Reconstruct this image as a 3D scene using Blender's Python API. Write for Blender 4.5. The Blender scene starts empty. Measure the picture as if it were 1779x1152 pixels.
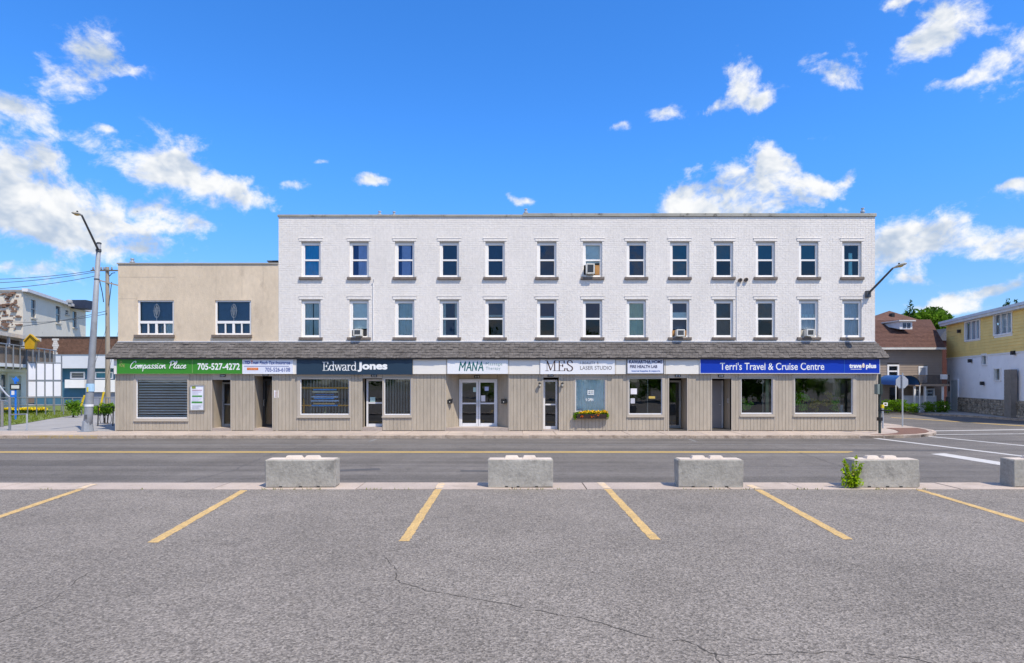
import bpy, bmesh, math, random
import numpy as np
from mathutils import Vector, Matrix
R = math.radians
random.seed(7); rng = np.random.default_rng(11)
scene = bpy.context.scene
COL = scene.collection

# ------------------------------------------------------------------ camera
F = 1100.0; PX0 = 889.5; HY = 663.0; CH = 2.17          # focal (px), principal column, horizon row, eye height
cam_d = bpy.data.cameras.new("camera"); cam = bpy.data.objects.new("camera", cam_d); COL.objects.link(cam)
cam.location = (0, 0, CH); cam.rotation_euler = (R(90), 0, 0)
cam_d.sensor_width = 36; cam_d.lens = 36 * F / 1779.0
cam_d.shift_y = (HY - 576.0) / 1779.0
cam_d.clip_start = 0.1; cam_d.clip_end = 6000
scene.camera = cam

# ------------------------------------------------------------------ world: sky with cumulus
SUN = Vector((0.43, -0.46, 1.0)).normalized()
sun_el = math.asin(SUN.z); sun_az = math.atan2(SUN.x, SUN.y)
world = bpy.data.worlds.new("World"); scene.world = world; world.use_nodes = True
nt = world.node_tree; nt.nodes.clear()
def N(t, **kw):
    n = nt.nodes.new(t)
    for k, v in kw.items(): setattr(n, k, v)
    return n
def L(a, b): nt.links.new(a, b)
def M(op, a, b=None, c=None, clamp=False):
    n = N('ShaderNodeMath', operation=op); n.use_clamp = clamp
    for i, v in enumerate((a, b, c)):
        if v is None: continue
        if isinstance(v, (int, float)): n.inputs[i].default_value = v
        else: L(v, n.inputs[i])
    return n.outputs[0]
sky = N('ShaderNodeTexSky', sky_type='NISHITA'); sky.sun_disc = False
sky.sun_elevation = sun_el; sky.sun_rotation = sun_az
sky.altitude = 200; sky.air_density = 1.0; sky.dust_density = 0.25; sky.ozone_density = 3.0
hs = N('ShaderNodeHueSaturation'); hs.inputs['Saturation'].default_value = 1.22; hs.inputs['Value'].default_value = 1.0
tint = N('ShaderNodeMix', data_type='RGBA', blend_type='MULTIPLY'); tint.inputs[0].default_value = 1.0
L(sky.outputs[0], hs.inputs['Color']); L(hs.outputs[0], tint.inputs[6]); tc = N('ShaderNodeTexCoord'); sep = N('ShaderNodeSeparateXYZ'); L(tc.outputs['Generated'], sep.inputs[0])
az = M('ARCTAN2', sep.outputs[0], sep.outputs[1]); el = M('ARCSINE', sep.outputs[2])
thor = N('ShaderNodeMapRange', interpolation_type='SMOOTHSTEP'); L(M('ABSOLUTE', el), thor.inputs[0]); thor.inputs[1].default_value = 0.0; thor.inputs[2].default_value = 0.36
tcol = N('ShaderNodeMix', data_type='RGBA'); L(thor.outputs[0], tcol.inputs[0]); tcol.inputs[6].default_value = (0.50, 0.56, 0.72, 1); tcol.inputs[7].default_value = (0.55, 0.92, 1.27, 1)
L(tcol.outputs[2], tint.inputs[7])
# domain warp
wn = N('ShaderNodeTexNoise'); wn.inputs['Scale'].default_value = 9; wn.inputs['Detail'].default_value = 3
L(tc.outputs['Generated'], wn.inputs['Vector'])
ws = N('ShaderNodeVectorMath', operation='MULTIPLY_ADD'); L(wn.outputs['Color'], ws.inputs[0])
ws.inputs[1].default_value = (0.085, 0.06, 0); ws.inputs[2].default_value = (-0.0425, -0.03, 0)
cmb = N('ShaderNodeCombineXYZ'); L(az, cmb.inputs[0]); L(el, cmb.inputs[1])
wadd = N('ShaderNodeVectorMath', operation='ADD'); L(cmb.outputs[0], wadd.inputs[0]); L(ws.outputs[0], wadd.inputs[1])
CLOUDS = [(40,290,105,64,1.25),(110,325,85,40,.9),(50,385,140,50,1.25),(195,390,95,38,1.15),(265,420,65,19,1.0),(120,400,80,26,.6),
 (295,287,76,40,1.45),(320,310,45,18,.5),(420,345,70,26,1.3),(270,352,50,14,1.05),(350,386,44,12,1.25),
 (132,90,46,38,1.2),(188,118,45,20,1.1),(105,140,46,34,1.1),(35,182,48,16,1.2),
 (640,316,38,10,1.3),(555,285,20,6,1.15),(497,315,32,12,1.35),(905,338,30,8,1.25),(178,221,14,6,1.05),(50,480,75,20,1.25),
 (1285,338,105,50,1.3),(1340,298,36,38,1.1),(1280,350,70,40,.7),(1180,352,48,26,1.05),(1425,330,58,19,1.2),(1485,298,18,22,1.15),
 (1300,145,44,36,1.35),(1245,192,42,13,1.2),(1335,185,28,14,1.0),(1145,193,30,13,1.35),(1075,222,24,9,1.25),
 (1460,125,46,26,1.35),(1640,30,50,32,1.05),(1600,78,38,20,1.05),(1565,15,36,11,1.1),(1748,90,60,52,1.3),(1645,135,38,13,1.25),
 (1610,405,88,38,1.4),(1545,430,44,36,1.2),(1750,415,64,26,1.4),(1750,320,38,11,1.3),
 (1600,482,40,10,1.2),(1690,500,80,15,1.3),(1765,490,32,9,1.2),(1640,525,95,10,1.1),(1880,330,90,40,1.2),(-110,330,110,50,1.1),(-90,130,70,30,1.1),(1900,160,80,26,1.1)]
acc = None
for (cx, cy, rx, ry, st) in CLOUDS:
    a0 = math.atan2(cx - PX0, F); hyp = math.hypot(F, cx - PX0); e0 = math.atan2(HY - cy, hyp)
    sa = rx * F / hyp**2 ; se = ry / hyp
    q8 = math.sqrt(.8)
    s1 = N('ShaderNodeVectorMath', operation='MULTIPLY_ADD'); L(wadd.outputs[0], s1.inputs[0])
    s1.inputs[1].default_value = (q8/sa, q8/se, 0); s1.inputs[2].default_value = (-a0*q8/sa, -e0*q8/se, 0)
    d2 = N('ShaderNodeVectorMath', operation='DOT_PRODUCT'); L(s1.outputs[0], d2.inputs[0]); L(s1.outputs[0], d2.inputs[1])
    pw_ = M('POWER', 1/math.e, d2.outputs['Value'])
    acc = M('MULTIPLY', pw_, st*.72) if acc is None else M('MULTIPLY_ADD', pw_, st*.72, acc)
acc = M('MINIMUM', acc, 1.05)
# generic cumulus all round the rest of the sky
gn = N('ShaderNodeTexNoise'); gn.inputs['Scale'].default_value = 3.1; gn.inputs['Detail'].default_value = 3
gm = N('ShaderNodeVectorMath', operation='MULTIPLY'); gm.inputs[1].default_value = (1, 1, 2.2); L(tc.outputs['Generated'], gm.inputs[0]); L(gm.outputs[0], gn.inputs['Vector'])
side = N('ShaderNodeMapRange', interpolation_type='SMOOTHSTEP'); L(M('ABSOLUTE', az), side.inputs[0]); side.inputs[1].default_value = 0.75; side.inputs[2].default_value = 1.1
hi = N('ShaderNodeMapRange', interpolation_type='SMOOTHSTEP'); L(el, hi.inputs[0]); hi.inputs[1].default_value = 0.62; hi.inputs[2].default_value = 0.85
away = M('MAXIMUM', side.outputs[0], hi.outputs[0])
gen = M('MULTIPLY', M('MULTIPLY', M('SUBTRACT', gn.outputs[0], 0.41), 6.0, clamp=True), away)
acc = M('MAXIMUM', acc, gen)
def cloud_noise(off, det):
    add = N('ShaderNodeVectorMath', operation='ADD'); L(wv.outputs[0], add.inputs[0]); add.inputs[1].default_value = off
    n1 = N('ShaderNodeTexNoise'); n1.inputs['Scale'].default_value = 18; n1.inputs['Detail'].default_value = det; n1.inputs['Roughness'].default_value = 0.63
    L(add.outputs[0], n1.inputs['Vector'])
    return M('MULTIPLY', M('SUBTRACT', n1.outputs[0], 0.5), 2.6)
# noise space: directions, squeezed a little, curled by the warp noise
wv0 = N('ShaderNodeVectorMath', operation='MULTIPLY'); wv0.inputs[1].default_value = (1, 1, 1.3); L(tc.outputs['Generated'], wv0.inputs[0])
wv = N('ShaderNodeVectorMath', operation='MULTIPLY_ADD'); L(wn.outputs['Color'], wv.inputs[0]); wv.inputs[1].default_value = (0.05, 0.05, 0.05); L(wv0.outputs[0], wv.inputs[2])
n0 = cloud_noise((0, 0, 0), 7); n1_ = cloud_noise((0.016, -0.006, 0.034), 3)
dens = M('SUBTRACT', M('ADD', acc, M('MULTIPLY', n0, 1.15)), 0.50)
alpha = N('ShaderNodeMapRange', interpolation_type='SMOOTHSTEP'); L(dens, alpha.inputs[0]); alpha.inputs[1].default_value = -0.12; alpha.inputs[2].default_value = 0.64
gate = N('ShaderNodeMapRange'); L(acc, gate.inputs[0]); gate.inputs[1].default_value = 0.04; gate.inputs[2].default_value = 0.22
alph = M('MULTIPLY', alpha.outputs[0], gate.outputs[0], clamp=True)
# lit where the cloud thins towards the sun, greyer in thick parts and on the undersides
shade = N('ShaderNodeMapRange', interpolation_type='SMOOTHSTEP'); L(M('ADD', M('MULTIPLY', M('SUBTRACT', n0, n1_), 0.75), M('MULTIPLY', dens, -0.34)), shade.inputs[0])
shade.inputs[1].default_value = -0.55; shade.inputs[2].default_value = 0.16
ccol = N('ShaderNodeMix', data_type='RGBA'); L(shade.outputs[0], ccol.inputs[0])
ccol.inputs[6].default_value = (2.35, 2.85, 3.6, 1); ccol.inputs[7].default_value = (4.75, 4.8, 4.85, 1)
fin = N('ShaderNodeMix', data_type='RGBA'); L(alph, fin.inputs[0]); L(tint.outputs[2], fin.inputs[6]); L(ccol.outputs[2], fin.inputs[7])
bg = N('ShaderNodeBackground'); L(fin.outputs[2], bg.inputs[0]); bg.inputs[1].default_value = 0.10
world.cycles.sampling_method = 'MANUAL'; world.cycles.sample_map_resolution = 512
wo = N('ShaderNodeOutputWorld'); L(bg.outputs[0], wo.inputs[0])
# ------------------------------------------------------------------ sun and exposure
sl = bpy.data.lights.new("sun", 'SUN'); sl.energy = 2.5; sl.angle = R(0.53); sl.color = (1.0, 0.91, 0.77)
so = bpy.data.objects.new("sun", sl); COL.objects.link(so)
so.rotation_euler = SUN.to_track_quat('Z', 'Y').to_euler(); so.location = (20, -20, 40)
vs = scene.view_settings; vs.view_transform = 'Standard'; vs.look = 'None'; vs.exposure = 1.05; vs.gamma = 1.0; vs.use_curve_mapping = False
scene.cycles.max_bounces = 8; scene.cycles.transparent_max_bounces = 16

# ------------------------------------------------------------------ helpers
MATS = {}
def mat(name, col, rough=0.8, var=0.12, scale=2.5, bump=0.0, bscale=60, metal=0.0, spec=0.3, fine=0.0, fscale=80, dirt=None, stretch=None, coat=0):
    if name in MATS: return MATS[name]
    m = bpy.data.materials.new(name); m.use_nodes = True; t = m.node_tree; b = t.nodes['Principled BSDF']
    b.inputs['Roughness'].default_value = rough; b.inputs['Metallic'].default_value = metal
    b.inputs['Specular IOR Level'].default_value = spec
    geo = t.nodes.new('ShaderNodeNewGeometry'); vec = geo.outputs['Position']
    if stretch:
        mp = t.nodes.new('ShaderNodeVectorMath'); mp.operation = 'MULTIPLY'; mp.inputs[1].default_value = stretch
        t.links.new(vec, mp.inputs[0]); vec = mp.outputs[0]
    def noise(sc, det=6, ro=.6):
        n = t.nodes.new('ShaderNodeTexNoise'); n.inputs['Scale'].default_value = sc; n.inputs['Detail'].default_value = det; n.inputs['Roughness'].default_value = ro
        t.links.new(vec, n.inputs['Vector']); return n
    def mixc(fac, a, bcol, mode='MIX'):
        x = t.nodes.new('ShaderNodeMix'); x.data_type = 'RGBA'; x.blend_type = mode
        if isinstance(fac, float): x.inputs[0].default_value = fac
        else: t.links.new(fac, x.inputs[0])
        for s, v in ((6, a), (7, bcol)):
            if isinstance(v, tuple): x.inputs[s].default_value = v + (1,) if len(v) == 3 else v
            else: t.links.new(v, x.inputs[s])
        return x.outputs[2]
    def ramp(fac, lo, hi_):
        r = t.nodes.new('ShaderNodeMapRange'); r.inputs[1].default_value = lo; r.inputs[2].default_value = hi_
        t.links.new(fac, r.inputs[0]); return r.outputs[0]
    c = tuple(col)
    n = noise(scale)
    out = mixc(ramp(n.outputs[0], .3, .7), tuple(max(0, x*(1-var)) for x in c), tuple(x*(1+var) for x in c))
    if fine:
        n2 = noise(fscale, 3)
        out = mixc(1.0, out, mixc(ramp(n2.outputs[0], .32, .68), (1-fine,)*3, (1+fine,)*3), 'MULTIPLY')
    if dirt:
        n3 = noise(dirt[1], 8, .7)
        out = mixc(ramp(n3.outputs[0], dirt[2], dirt[3]), out, tuple(dirt[0]))
    t.links.new(out, b.inputs['Base Color'])
    if bump:
        n4 = noise(bscale, 4); bp = t.nodes.new('ShaderNodeBump'); bp.inputs['Strength'].default_value = bump; bp.inputs['Distance'].default_value = 0.02
        t.links.new(n4.outputs[0], bp.inputs['Height']); t.links.new(bp.outputs[0], b.inputs['Normal'])
    if coat: b.inputs['Coat Weight'].default_value = coat
    MATS[name] = m; return m

def glass(name, tintc=(.75, .85, .88), refl=0.10, rough=0.0, wave=0.02):
    if name in MATS: return MATS[name]
    m = bpy.data.materials.new(name); m.use_nodes = True; t = m.node_tree; t.nodes.clear()
    tr = t.nodes.new('ShaderNodeBsdfTransparent'); tr.inputs[0].default_value = tuple(tintc) + (1,)
    gl = t.nodes.new('ShaderNodeBsdfGlossy'); gl.inputs['Roughness'].default_value = rough; gl.inputs[0].default_value = (.92, .96, 1, 1)
    fr = t.nodes.new('ShaderNodeFresnel'); fr.inputs[0].default_value = 1.5
    ad = t.nodes.new('ShaderNodeMath'); ad.operation = 'ADD'; ad.use_clamp = True; ad.inputs[1].default_value = refl; t.links.new(fr.outputs[0], ad.inputs[0])
    geo = t.nodes.new('ShaderNodeNewGeometry'); n = t.nodes.new('ShaderNodeTexNoise'); n.inputs['Scale'].default_value = 1.6; t.links.new(geo.outputs['Position'], n.inputs['Vector'])
    bp = t.nodes.new('ShaderNodeBump'); bp.inputs['Strength'].default_value = wave; bp.inputs['Distance'].default_value = .1; t.links.new(n.outputs[0], bp.inputs['Height']); t.links.new(bp.outputs[0], gl.inputs['Normal'])
    mx = t.nodes.new('ShaderNodeMixShader'); o = t.nodes.new('ShaderNodeOutputMaterial')
    t.links.new(ad.outputs[0], mx.inputs[0]); t.links.new(tr.outputs[0], mx.inputs[1]); t.links.new(gl.outputs[0], mx.inputs[2]); t.links.new(mx.outputs[0], o.inputs[0])
    MATS[name] = m; return m

def leafmat(name, col, var=.45, scale=3.0):
    if name in MATS: return MATS[name]
    m = bpy.data.materials.new(name); m.use_nodes = True; t = m.node_tree; t.nodes.clear()
    geo = t.nodes.new('ShaderNodeNewGeometry')
    n = t.nodes.new('ShaderNodeTexNoise'); n.inputs['Scale'].default_value = scale; n.inputs['Detail'].default_value = 5; t.links.new(geo.outputs['Position'], n.inputs['Vector'])
    rp = t.nodes.new('ShaderNodeMapRange'); rp.inputs[1].default_value = .3; rp.inputs[2].default_value = .7; t.links.new(n.outputs[0], rp.inputs[0])
    mx = t.nodes.new('ShaderNodeMix'); mx.data_type = 'RGBA'; t.links.new(rp.outputs[0], mx.inputs[0])
    mx.inputs[6].default_value = tuple(x*(1-var) for x in col) + (1,); mx.inputs[7].default_value = (col[0]*(1+var*1.2), col[1]*(1+var), col[2]*(1+var*.4), 1)
    d = t.nodes.new('ShaderNodeBsdfDiffuse'); tl = t.nodes.new('ShaderNodeBsdfTranslucent'); t.links.new(mx.outputs[2], d.inputs[0]); t.links.new(mx.outputs[2], tl.inputs[0])
    ms = t.nodes.new('ShaderNodeMixShader'); ms.inputs[0].default_value = .35; o = t.nodes.new('ShaderNodeOutputMaterial')
    t.links.new(d.outputs[0], ms.inputs[1]); t.links.new(tl.outputs[0], ms.inputs[2]); t.links.new(ms.outputs[0], o.inputs[0])
    MATS[name] = m; return m

WO = {}          # world origin of every object
def empty(name, loc, label=None, cat=None, group=None):
    o = bpy.data.objects.new(name, None); o.empty_display_size = .3; COL.objects.link(o); o.location = loc; WO[o.name] = Vector(loc)
    tag(o, label, cat, group); return o
def tag(o, label=None, cat=None, group=None, kind=None):
    if label: o['label'] = label
    if cat: o['category'] = cat
    if group: o['group'] = group
    if kind: o['kind'] = kind
    return o
def link_mesh(name, me, parent, origin):
    o = bpy.data.objects.new(name, me); COL.objects.link(o)
    WO[o.name] = Vector(origin)
    if parent is not None:
        o.parent = parent; o.location = Vector(origin) - WO[parent.name]
    else: o.location = origin
    return o
class MB:
    def __init__(s): s.v = []; s.f = []
    def poly(s, pts):
        i = len(s.v); s.v += [tuple(p) for p in pts]; s.f.append(tuple(range(i, i+len(pts)))); return s
    def box(s, x0, x1, y0, y1, z0, z1):
        if x1 < x0: x0, x1 = x1, x0
        if y1 < y0: y0, y1 = y1, y0
        if z1 < z0: z0, z1 = z1, z0
        i = len(s.v)
        s.v += [(x0,y0,z0),(x1,y0,z0),(x1,y1,z0),(x0,y1,z0),(x0,y0,z1),(x1,y0,z1),(x1,y1,z1),(x0,y1,z1)]
        s.f += [(i,i+3,i+2,i+1),(i+4,i+5,i+6,i+7),(i,i+1,i+5,i+4),(i+1,i+2,i+6,i+5),(i+2,i+3,i+7,i+6),(i+3,i,i+4,i+7)]; return s
    def prism(s, pts, d):            # extrude polygon by vector d
        i = len(s.v); n = len(pts); d = Vector(d)
        s.v += [tuple(p) for p in pts] + [tuple(Vector(p)+d) for p in pts]
        s.f.append(tuple(range(i+n-1, i-1, -1))); s.f.append(tuple(range(i+n, i+2*n)))
        for k in range(n): s.f.append((i+k, i+(k+1)%n, i+n+(k+1)%n, i+n+k))
        return s
    def tube(s, path, rad, seg=8, caps=True):
        P = [Vector(p) for p in path]; n = len(P)
        if not hasattr(rad, '__len__'): rad = [rad]*n
        base = len(s.v)
        for k in range(n):
            t = (P[min(k+1, n-1)] - P[max(k-1, 0)]).normalized()
            up = Vector((0, 0, 1)) if abs(t.z) < .9 else Vector((0, 1, 0))
            a = t.cross(up).normalized(); b = t.cross(a)
            for j in range(seg):
                an = 2*math.pi*j/seg; s.v.append(tuple(P[k] + (a*math.cos(an)+b*math.sin(an))*rad[k]))
        for k in range(n-1):
            for j in range(seg):
                s.f.append((base+k*seg+j, base+k*seg+(j+1)%seg, base+(k+1)*seg+(j+1)%seg, base+(k+1)*seg+j))
        if caps:
            s.f.append(tuple(base+j for j in range(seg-1, -1, -1))); s.f.append(tuple(base+(n-1)*seg+j for j in range(seg)))
        return s
    def lathe(s, c, prof, seg=16):   # prof: (r, z) list around vertical axis at c
        base = len(s.v)
        for r, z in prof:
            for j in range(seg):
                an = 2*math.pi*j/seg; s.v.append((c[0]+r*math.cos(an), c[1]+r*math.sin(an), c[2]+z))
        for k in range(len(prof)-1):
            for j in range(seg): s.f.append((base+k*seg+j, base+k*seg+(j+1)%seg, base+(k+1)*seg+(j+1)%seg, base+(k+1)*seg+j))
        s.f.append(tuple(base+j for j in range(seg-1, -1, -1))); s.f.append(tuple(base+(len(prof)-1)*seg+j for j in range(seg)))
        return s
    def build(s, name, m, parent=None, bevel=0, smooth=False, label=None, cat=None, group=None, kind=None):
        V = np.array(s.v, dtype=float); lo = V.min(0); hi_ = V.max(0)
        org = Vector(((lo[0]+hi_[0])/2, (lo[1]+hi_[1])/2, lo[2]))
        V -= np.array(org)
        me = bpy.data.meshes.new(name); me.from_pydata([tuple(p) for p in V], [], s.f)
        if bevel:
            bm = bmesh.new(); bm.from_mesh(me); bmesh.ops.remove_doubles(bm, verts=bm.verts, dist=1e-5)
            bmesh.ops.bevel(bm, geom=list(bm.edges), offset=bevel, segments=2, affect='EDGES', profile=.6); bm.to_mesh(me); bm.free()
        if smooth: me.polygons.foreach_set('use_smooth', [True]*len(me.polygons))
        me.materials.append(m); me.update()
        o = link_mesh(name, me, parent, org); tag(o, label, cat, group, kind); return o
def bx(name, m, parent, x0, x1, y0, y1, z0, z1, bevel=0, **kw): return MB().box(x0, x1, y0, y1, z0, z1).build(name, m, parent, bevel, **kw)

def W(px, py, Z): return Vector(((px-PX0)*Z/F, Z, CH-(py-HY)*Z/F))
def G(px, py, z=0.0):
    Z = F*(CH-z)/(py-HY); return Vector(((px-PX0)*Z/F, Z, z))
def X(px, Z): return (px-PX0)*Z/F
def Zh(py, Z): return CH-(py-HY)*Z/F

def wall_holes(mb, P0, ux, w, h, holes, depth=0.14, ny=Vector((0, 1, 0))):
    """wall from P0 along unit ux, height h; holes (s0,s1,z0,z1); reveals go in ny direction"""
    P0 = Vector(P0); ux = Vector(ux)
    xs = sorted({0, w} | {c for h_ in holes for c in h_[:2]}); zs = sorted({0, h} | {c for h_ in holes for c in h_[2:4]})
    def pt(s, z, d=0): return P0 + ux*s + Vector((0, 0, z)) + ny*d
    for a, b in zip(xs, xs[1:]):
        for c, d in zip(zs, zs[1:]):
            mx, mz = (a+b)/2, (c+d)/2
            if any(q[0] < mx < q[1] and q[2] < mz < q[3] for q in holes): continue
            mb.poly([pt(a, c), pt(b, c), pt(b, d), pt(a, d)])
    for (a, b, c, d) in holes:
        mb.poly([pt(a, c), pt(a, d), pt(a, d, depth), pt(a, c, depth)]); mb.poly([pt(b, d), pt(b, c), pt(b, c, depth), pt(b, d, depth)])
        mb.poly([pt(a, d), pt(b, d), pt(b, d, depth), pt(a, d, depth)]); mb.poly([pt(b, c), pt(a, c), pt(a, c, depth), pt(b, c, depth)])
    return mb

# ---- lettering
FONT_CACHE = {}
def text_mesh(body, offset=0.0, shear=0.0, spacing=1.0):
    cu = bpy.data.curves.new("t", 'FONT'); cu.body = body; cu.offset = offset; cu.shear = shear; cu.space_character = spacing; cu.resolution_u = 4; cu.fill_mode = 'FRONT'
    o = bpy.data.objects.new("t", cu); COL.objects.link(o)
    dg = bpy.context.evaluated_depsgraph_get(); me = o.evaluated_get(dg).to_mesh()
    V = [tuple(v.co) for v in me.vertices]; Fs = [tuple(p.vertices) for p in me.polygons]
    o.evaluated_get(dg).to_mesh_clear(); bpy.data.objects.remove(o); bpy.data.curves.remove(cu)
    return V, Fs
def put_text(body, m, parent, x0, x1, z0, z1, y, offset=0.0, shear=0.0, spacing=1.0, name='lettering', geom=None):
    """fit flat lettering facing -y into x0..x1, z0..z1"""
    V, Fs = geom if geom else text_mesh(body, offset, shear, spacing)
    A = np.array(V); lo = A.min(0); hi_ = A.max(0)
    sx = (x1-x0)/(hi_[0]-lo[0]); sz = (z1-z0)/(hi_[1]-lo[1])
    mb = MB()
    dz = A[:, 2] if geom else np.zeros(len(A))
    mb.v = [(x0+(a[0]-lo[0])*sx, y-d, z0+(a[1]-lo[1])*sz) for a, d in zip(A, dz)]; mb.f = Fs
    return mb.build(name, m, parent)
def hull(pts):
    pts = sorted(set((round(a, 5), round(b, 5)) for a, b in pts))
    def half(ps):
        r = []
        for p in ps:
            while len(r) >= 2 and (r[-1][0]-r[-2][0])*(p[1]-r[-2][1])-(r[-1][1]-r[-2][1])*(p[0]-r[-2][0]) <= 0: r.pop()
            r.append(p)
        return r
    a = half(pts); b = half(pts[::-1]); return a[:-1]+b[:-1]
def spline(pts, n=6):
    out = []; P = [pts[0]]+list(pts)+[pts[-1]]
    for i in range(1, len(P)-2):
        for k in range(n):
            t = k/n; p0, p1, p2, p3 = P[i-1], P[i], P[i+1], P[i+2]
            out.append(tuple(.5*((2*p1[j])+(-p0[j]+p2[j])*t+(2*p0[j]-5*p1[j]+4*p2[j]-p3[j])*t*t+(-p0[j]+3*p1[j]-3*p2[j]+p3[j])*t**3) for j in (0, 1)))
    out.append(tuple(pts[-1])); return out
def nib_strokes(strokes, w, t=None, shear=0.0):
    """strokes: list of (polyline, widthfactor). nib w wide and t tall (t None: round)"""
    V = []; Fs = []; k = 0
    for st in strokes:
        pl, wf = st if isinstance(st, tuple) and isinstance(st[1], (int, float)) and isinstance(st[0], list) else (st, 1.0)
        pl = [(p[0]+shear*p[1], p[1]) for p in pl]
        ww = w*wf
        if t is None: nib = [(ww/2*math.cos(a*math.pi/4), ww/2*math.sin(a*math.pi/4)) for a in range(8)]
        else: nib = [(-ww/2, -t/2), (ww/2, -t/2), (ww/2, t/2), (-ww/2, t/2)]
        for a, b in zip(pl, pl[1:]):
            h = hull([(a[0]+n[0], a[1]+n[1]) for n in nib]+[(b[0]+n[0], b[1]+n[1]) for n in nib])
            i = len(V); V += [(p[0], p[1], 0.00004*k) for p in h]; Fs.append(tuple(range(i, i+len(h)))); k += 1
    return V, Fs
def arc(cx, cy, rx, ry, a0, a1, n=12): return [(cx+rx*math.cos(R(a0+(a1-a0)*i/n)), cy+ry*math.sin(R(a0+(a1-a0)*i/n))) for i in range(n+1)]
def layout(word, font, gap=.08):
    out = []; x = 0
    for ch in word:
        if ch == ' ': x += .3; continue
        st, adv = font[ch]
        for s in st:
            pl, wf = s if isinstance(s, tuple) else (s, 1.0)
            out.append(([(p[0]+x, p[1]) for p in pl], wf))
        x += adv+gap
    return out
SERIF = {
 'E': ([[(.12,0),(.12,.7)], [(.0,.7),(.5,.7)], [(.49,.7),(.5,.54)], [(.12,.36),(.38,.36)], [(.38,.44),(.38,.28)], [(0,0),(.52,0)], [(.52,0),(.56,.18)]], .56),
 'd': ([arc(.23,.23,.19,.22,20,340,18), [(.42,0),(.42,.74)], [(.33,.74),(.42,.74)], [(.42,0),(.53,0)]], .50),
 'w': ([[(.05,.46),(.2,.0)], ([(.2,0),(.36,.46)], .5), [(.36,.46),(.51,0)], ([(.51,0),(.66,.46)], .5), [(-.03,.46),(.14,.46)], [(.28,.46),(.42,.46)], [(.59,.46),(.74,.46)]], .66),
 'a': ([spline([(.06,.36),(.1,.44),(.2,.47),(.31,.44),(.36,.34)]), [(.36,.34),(.36,.05)], [(.36,.05),(.46,0)], spline([(.36,.27),(.2,.23),(.07,.15),(.07,.05),(.16,0),(.28,.03),(.36,.12)])], .44),
 'r': ([[(.11,0),(.11,.46)], [(0,.46),(.11,.46)], [(0,0),(.23,0)], spline([(.11,.28),(.17,.4),(.26,.46),(.34,.42)])], .33),
 'M': ([[(0,0),(.18,0)], ([(.09,0),(.09,.7)], .45), [(-.02,.7),(.12,.7)], [(.1,.7),(.37,.04)], ([(.37,.04),(.66,.7)], .45), [(.68,0),(.68,.7)], [(.57,0),(.8,0)], [(.64,.7),(.8,.7)]], .80),
 'S': ([spline([(.44,.55),(.40,.66),(.25,.72),(.10,.66),(.07,.54),(.14,.44),(.30,.34),(.43,.25),(.45,.12),(.35,.01),(.20,-.02),(.07,.04),(.03,.17)])], .48)}
SCRIPT = {
 'C': ([spline([(.52,.58),(.54,.68),(.46,.74),(.3,.66),(.14,.42),(.1,.16),(.2,.0),(.36,.03),(.5,.14)])], .46),
 'o': ([spline([(.22,.34),(.1,.3),(.06,.14),(.16,.0),(.28,.06),(.32,.22),(.22,.34),(.27,.28),(.4,.27)])], .32),
 'm': ([spline([(.02,.22),(.08,.34),(.1,.0)]), spline([(.1,.02),(.16,.28),(.24,.34),(.26,.0)]), spline([(.26,.02),(.32,.28),(.4,.34),(.42,.06),(.5,.02)])], .47),
 'p': ([[(.08,.34),(.06,-.3)], spline([(.08,.2),(.16,.34),(.28,.28),(.28,.1),(.18,.0),(.08,.06)]), spline([(.2,.0),(.32,.02),(.38,.1)])], .34),
 'a': ([spline([(.3,.28),(.2,.34),(.08,.24),(.06,.06),(.16,.0),(.28,.16),(.31,.33)]), spline([(.31,.33),(.29,.06),(.34,.0),(.42,.06)])], .38),
 's': ([spline([(.26,.30),(.18,.36),(.09,.29),(.13,.20),(.24,.12),(.22,.02),(.11,.0),(.03,.05)])], .26),
 'i': ([spline([(.06,.34),(.05,.08),(.1,.0),(.2,.06)]), [(.07,.47),(.085,.485)]], .17),
 'n': ([spline([(.04,.34),(.06,.0)]), spline([(.06,.04),(.14,.3),(.24,.34),(.26,.08),(.32,.0),(.38,.05)])], .36),
 'P': ([[(.14,.7),(.08,.0)], spline([(.0,.6),(.14,.74),(.36,.74),(.46,.6),(.38,.42),(.2,.34),(.12,.36)])], .42),
 'l': ([spline([(.02,.1),(.2,.5),(.24,.7),(.16,.74),(.08,.5),(.08,.1),(.14,.0),(.24,.06)])], .20),
 'c': ([spline([(.28,.28),(.2,.34),(.08,.24),(.06,.08),(.14,.0),(.3,.06)])], .26),
 'e': ([spline([(.06,.14),(.2,.2),(.27,.28),(.2,.35),(.09,.26),(.07,.08),(.16,.0),(.32,.08)])], .30)}
HAND = {
 'M': ([[(0,0),(.12,.72)], [(.12,.72),(.3,.26)], [(.3,.26),(.58,.74)], [(.58,.74),(.5,0)]], .58),
 'A': ([[(0,0),(.28,.74)], [(.28,.74),(.42,0)], [(.1,.25),(.38,.25)]], .44),
 'N': ([[(.02,0),(.08,.72)], [(.08,.72),(.36,.02)], [(.36,.02),(.48,.74)]], .48)}

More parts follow.
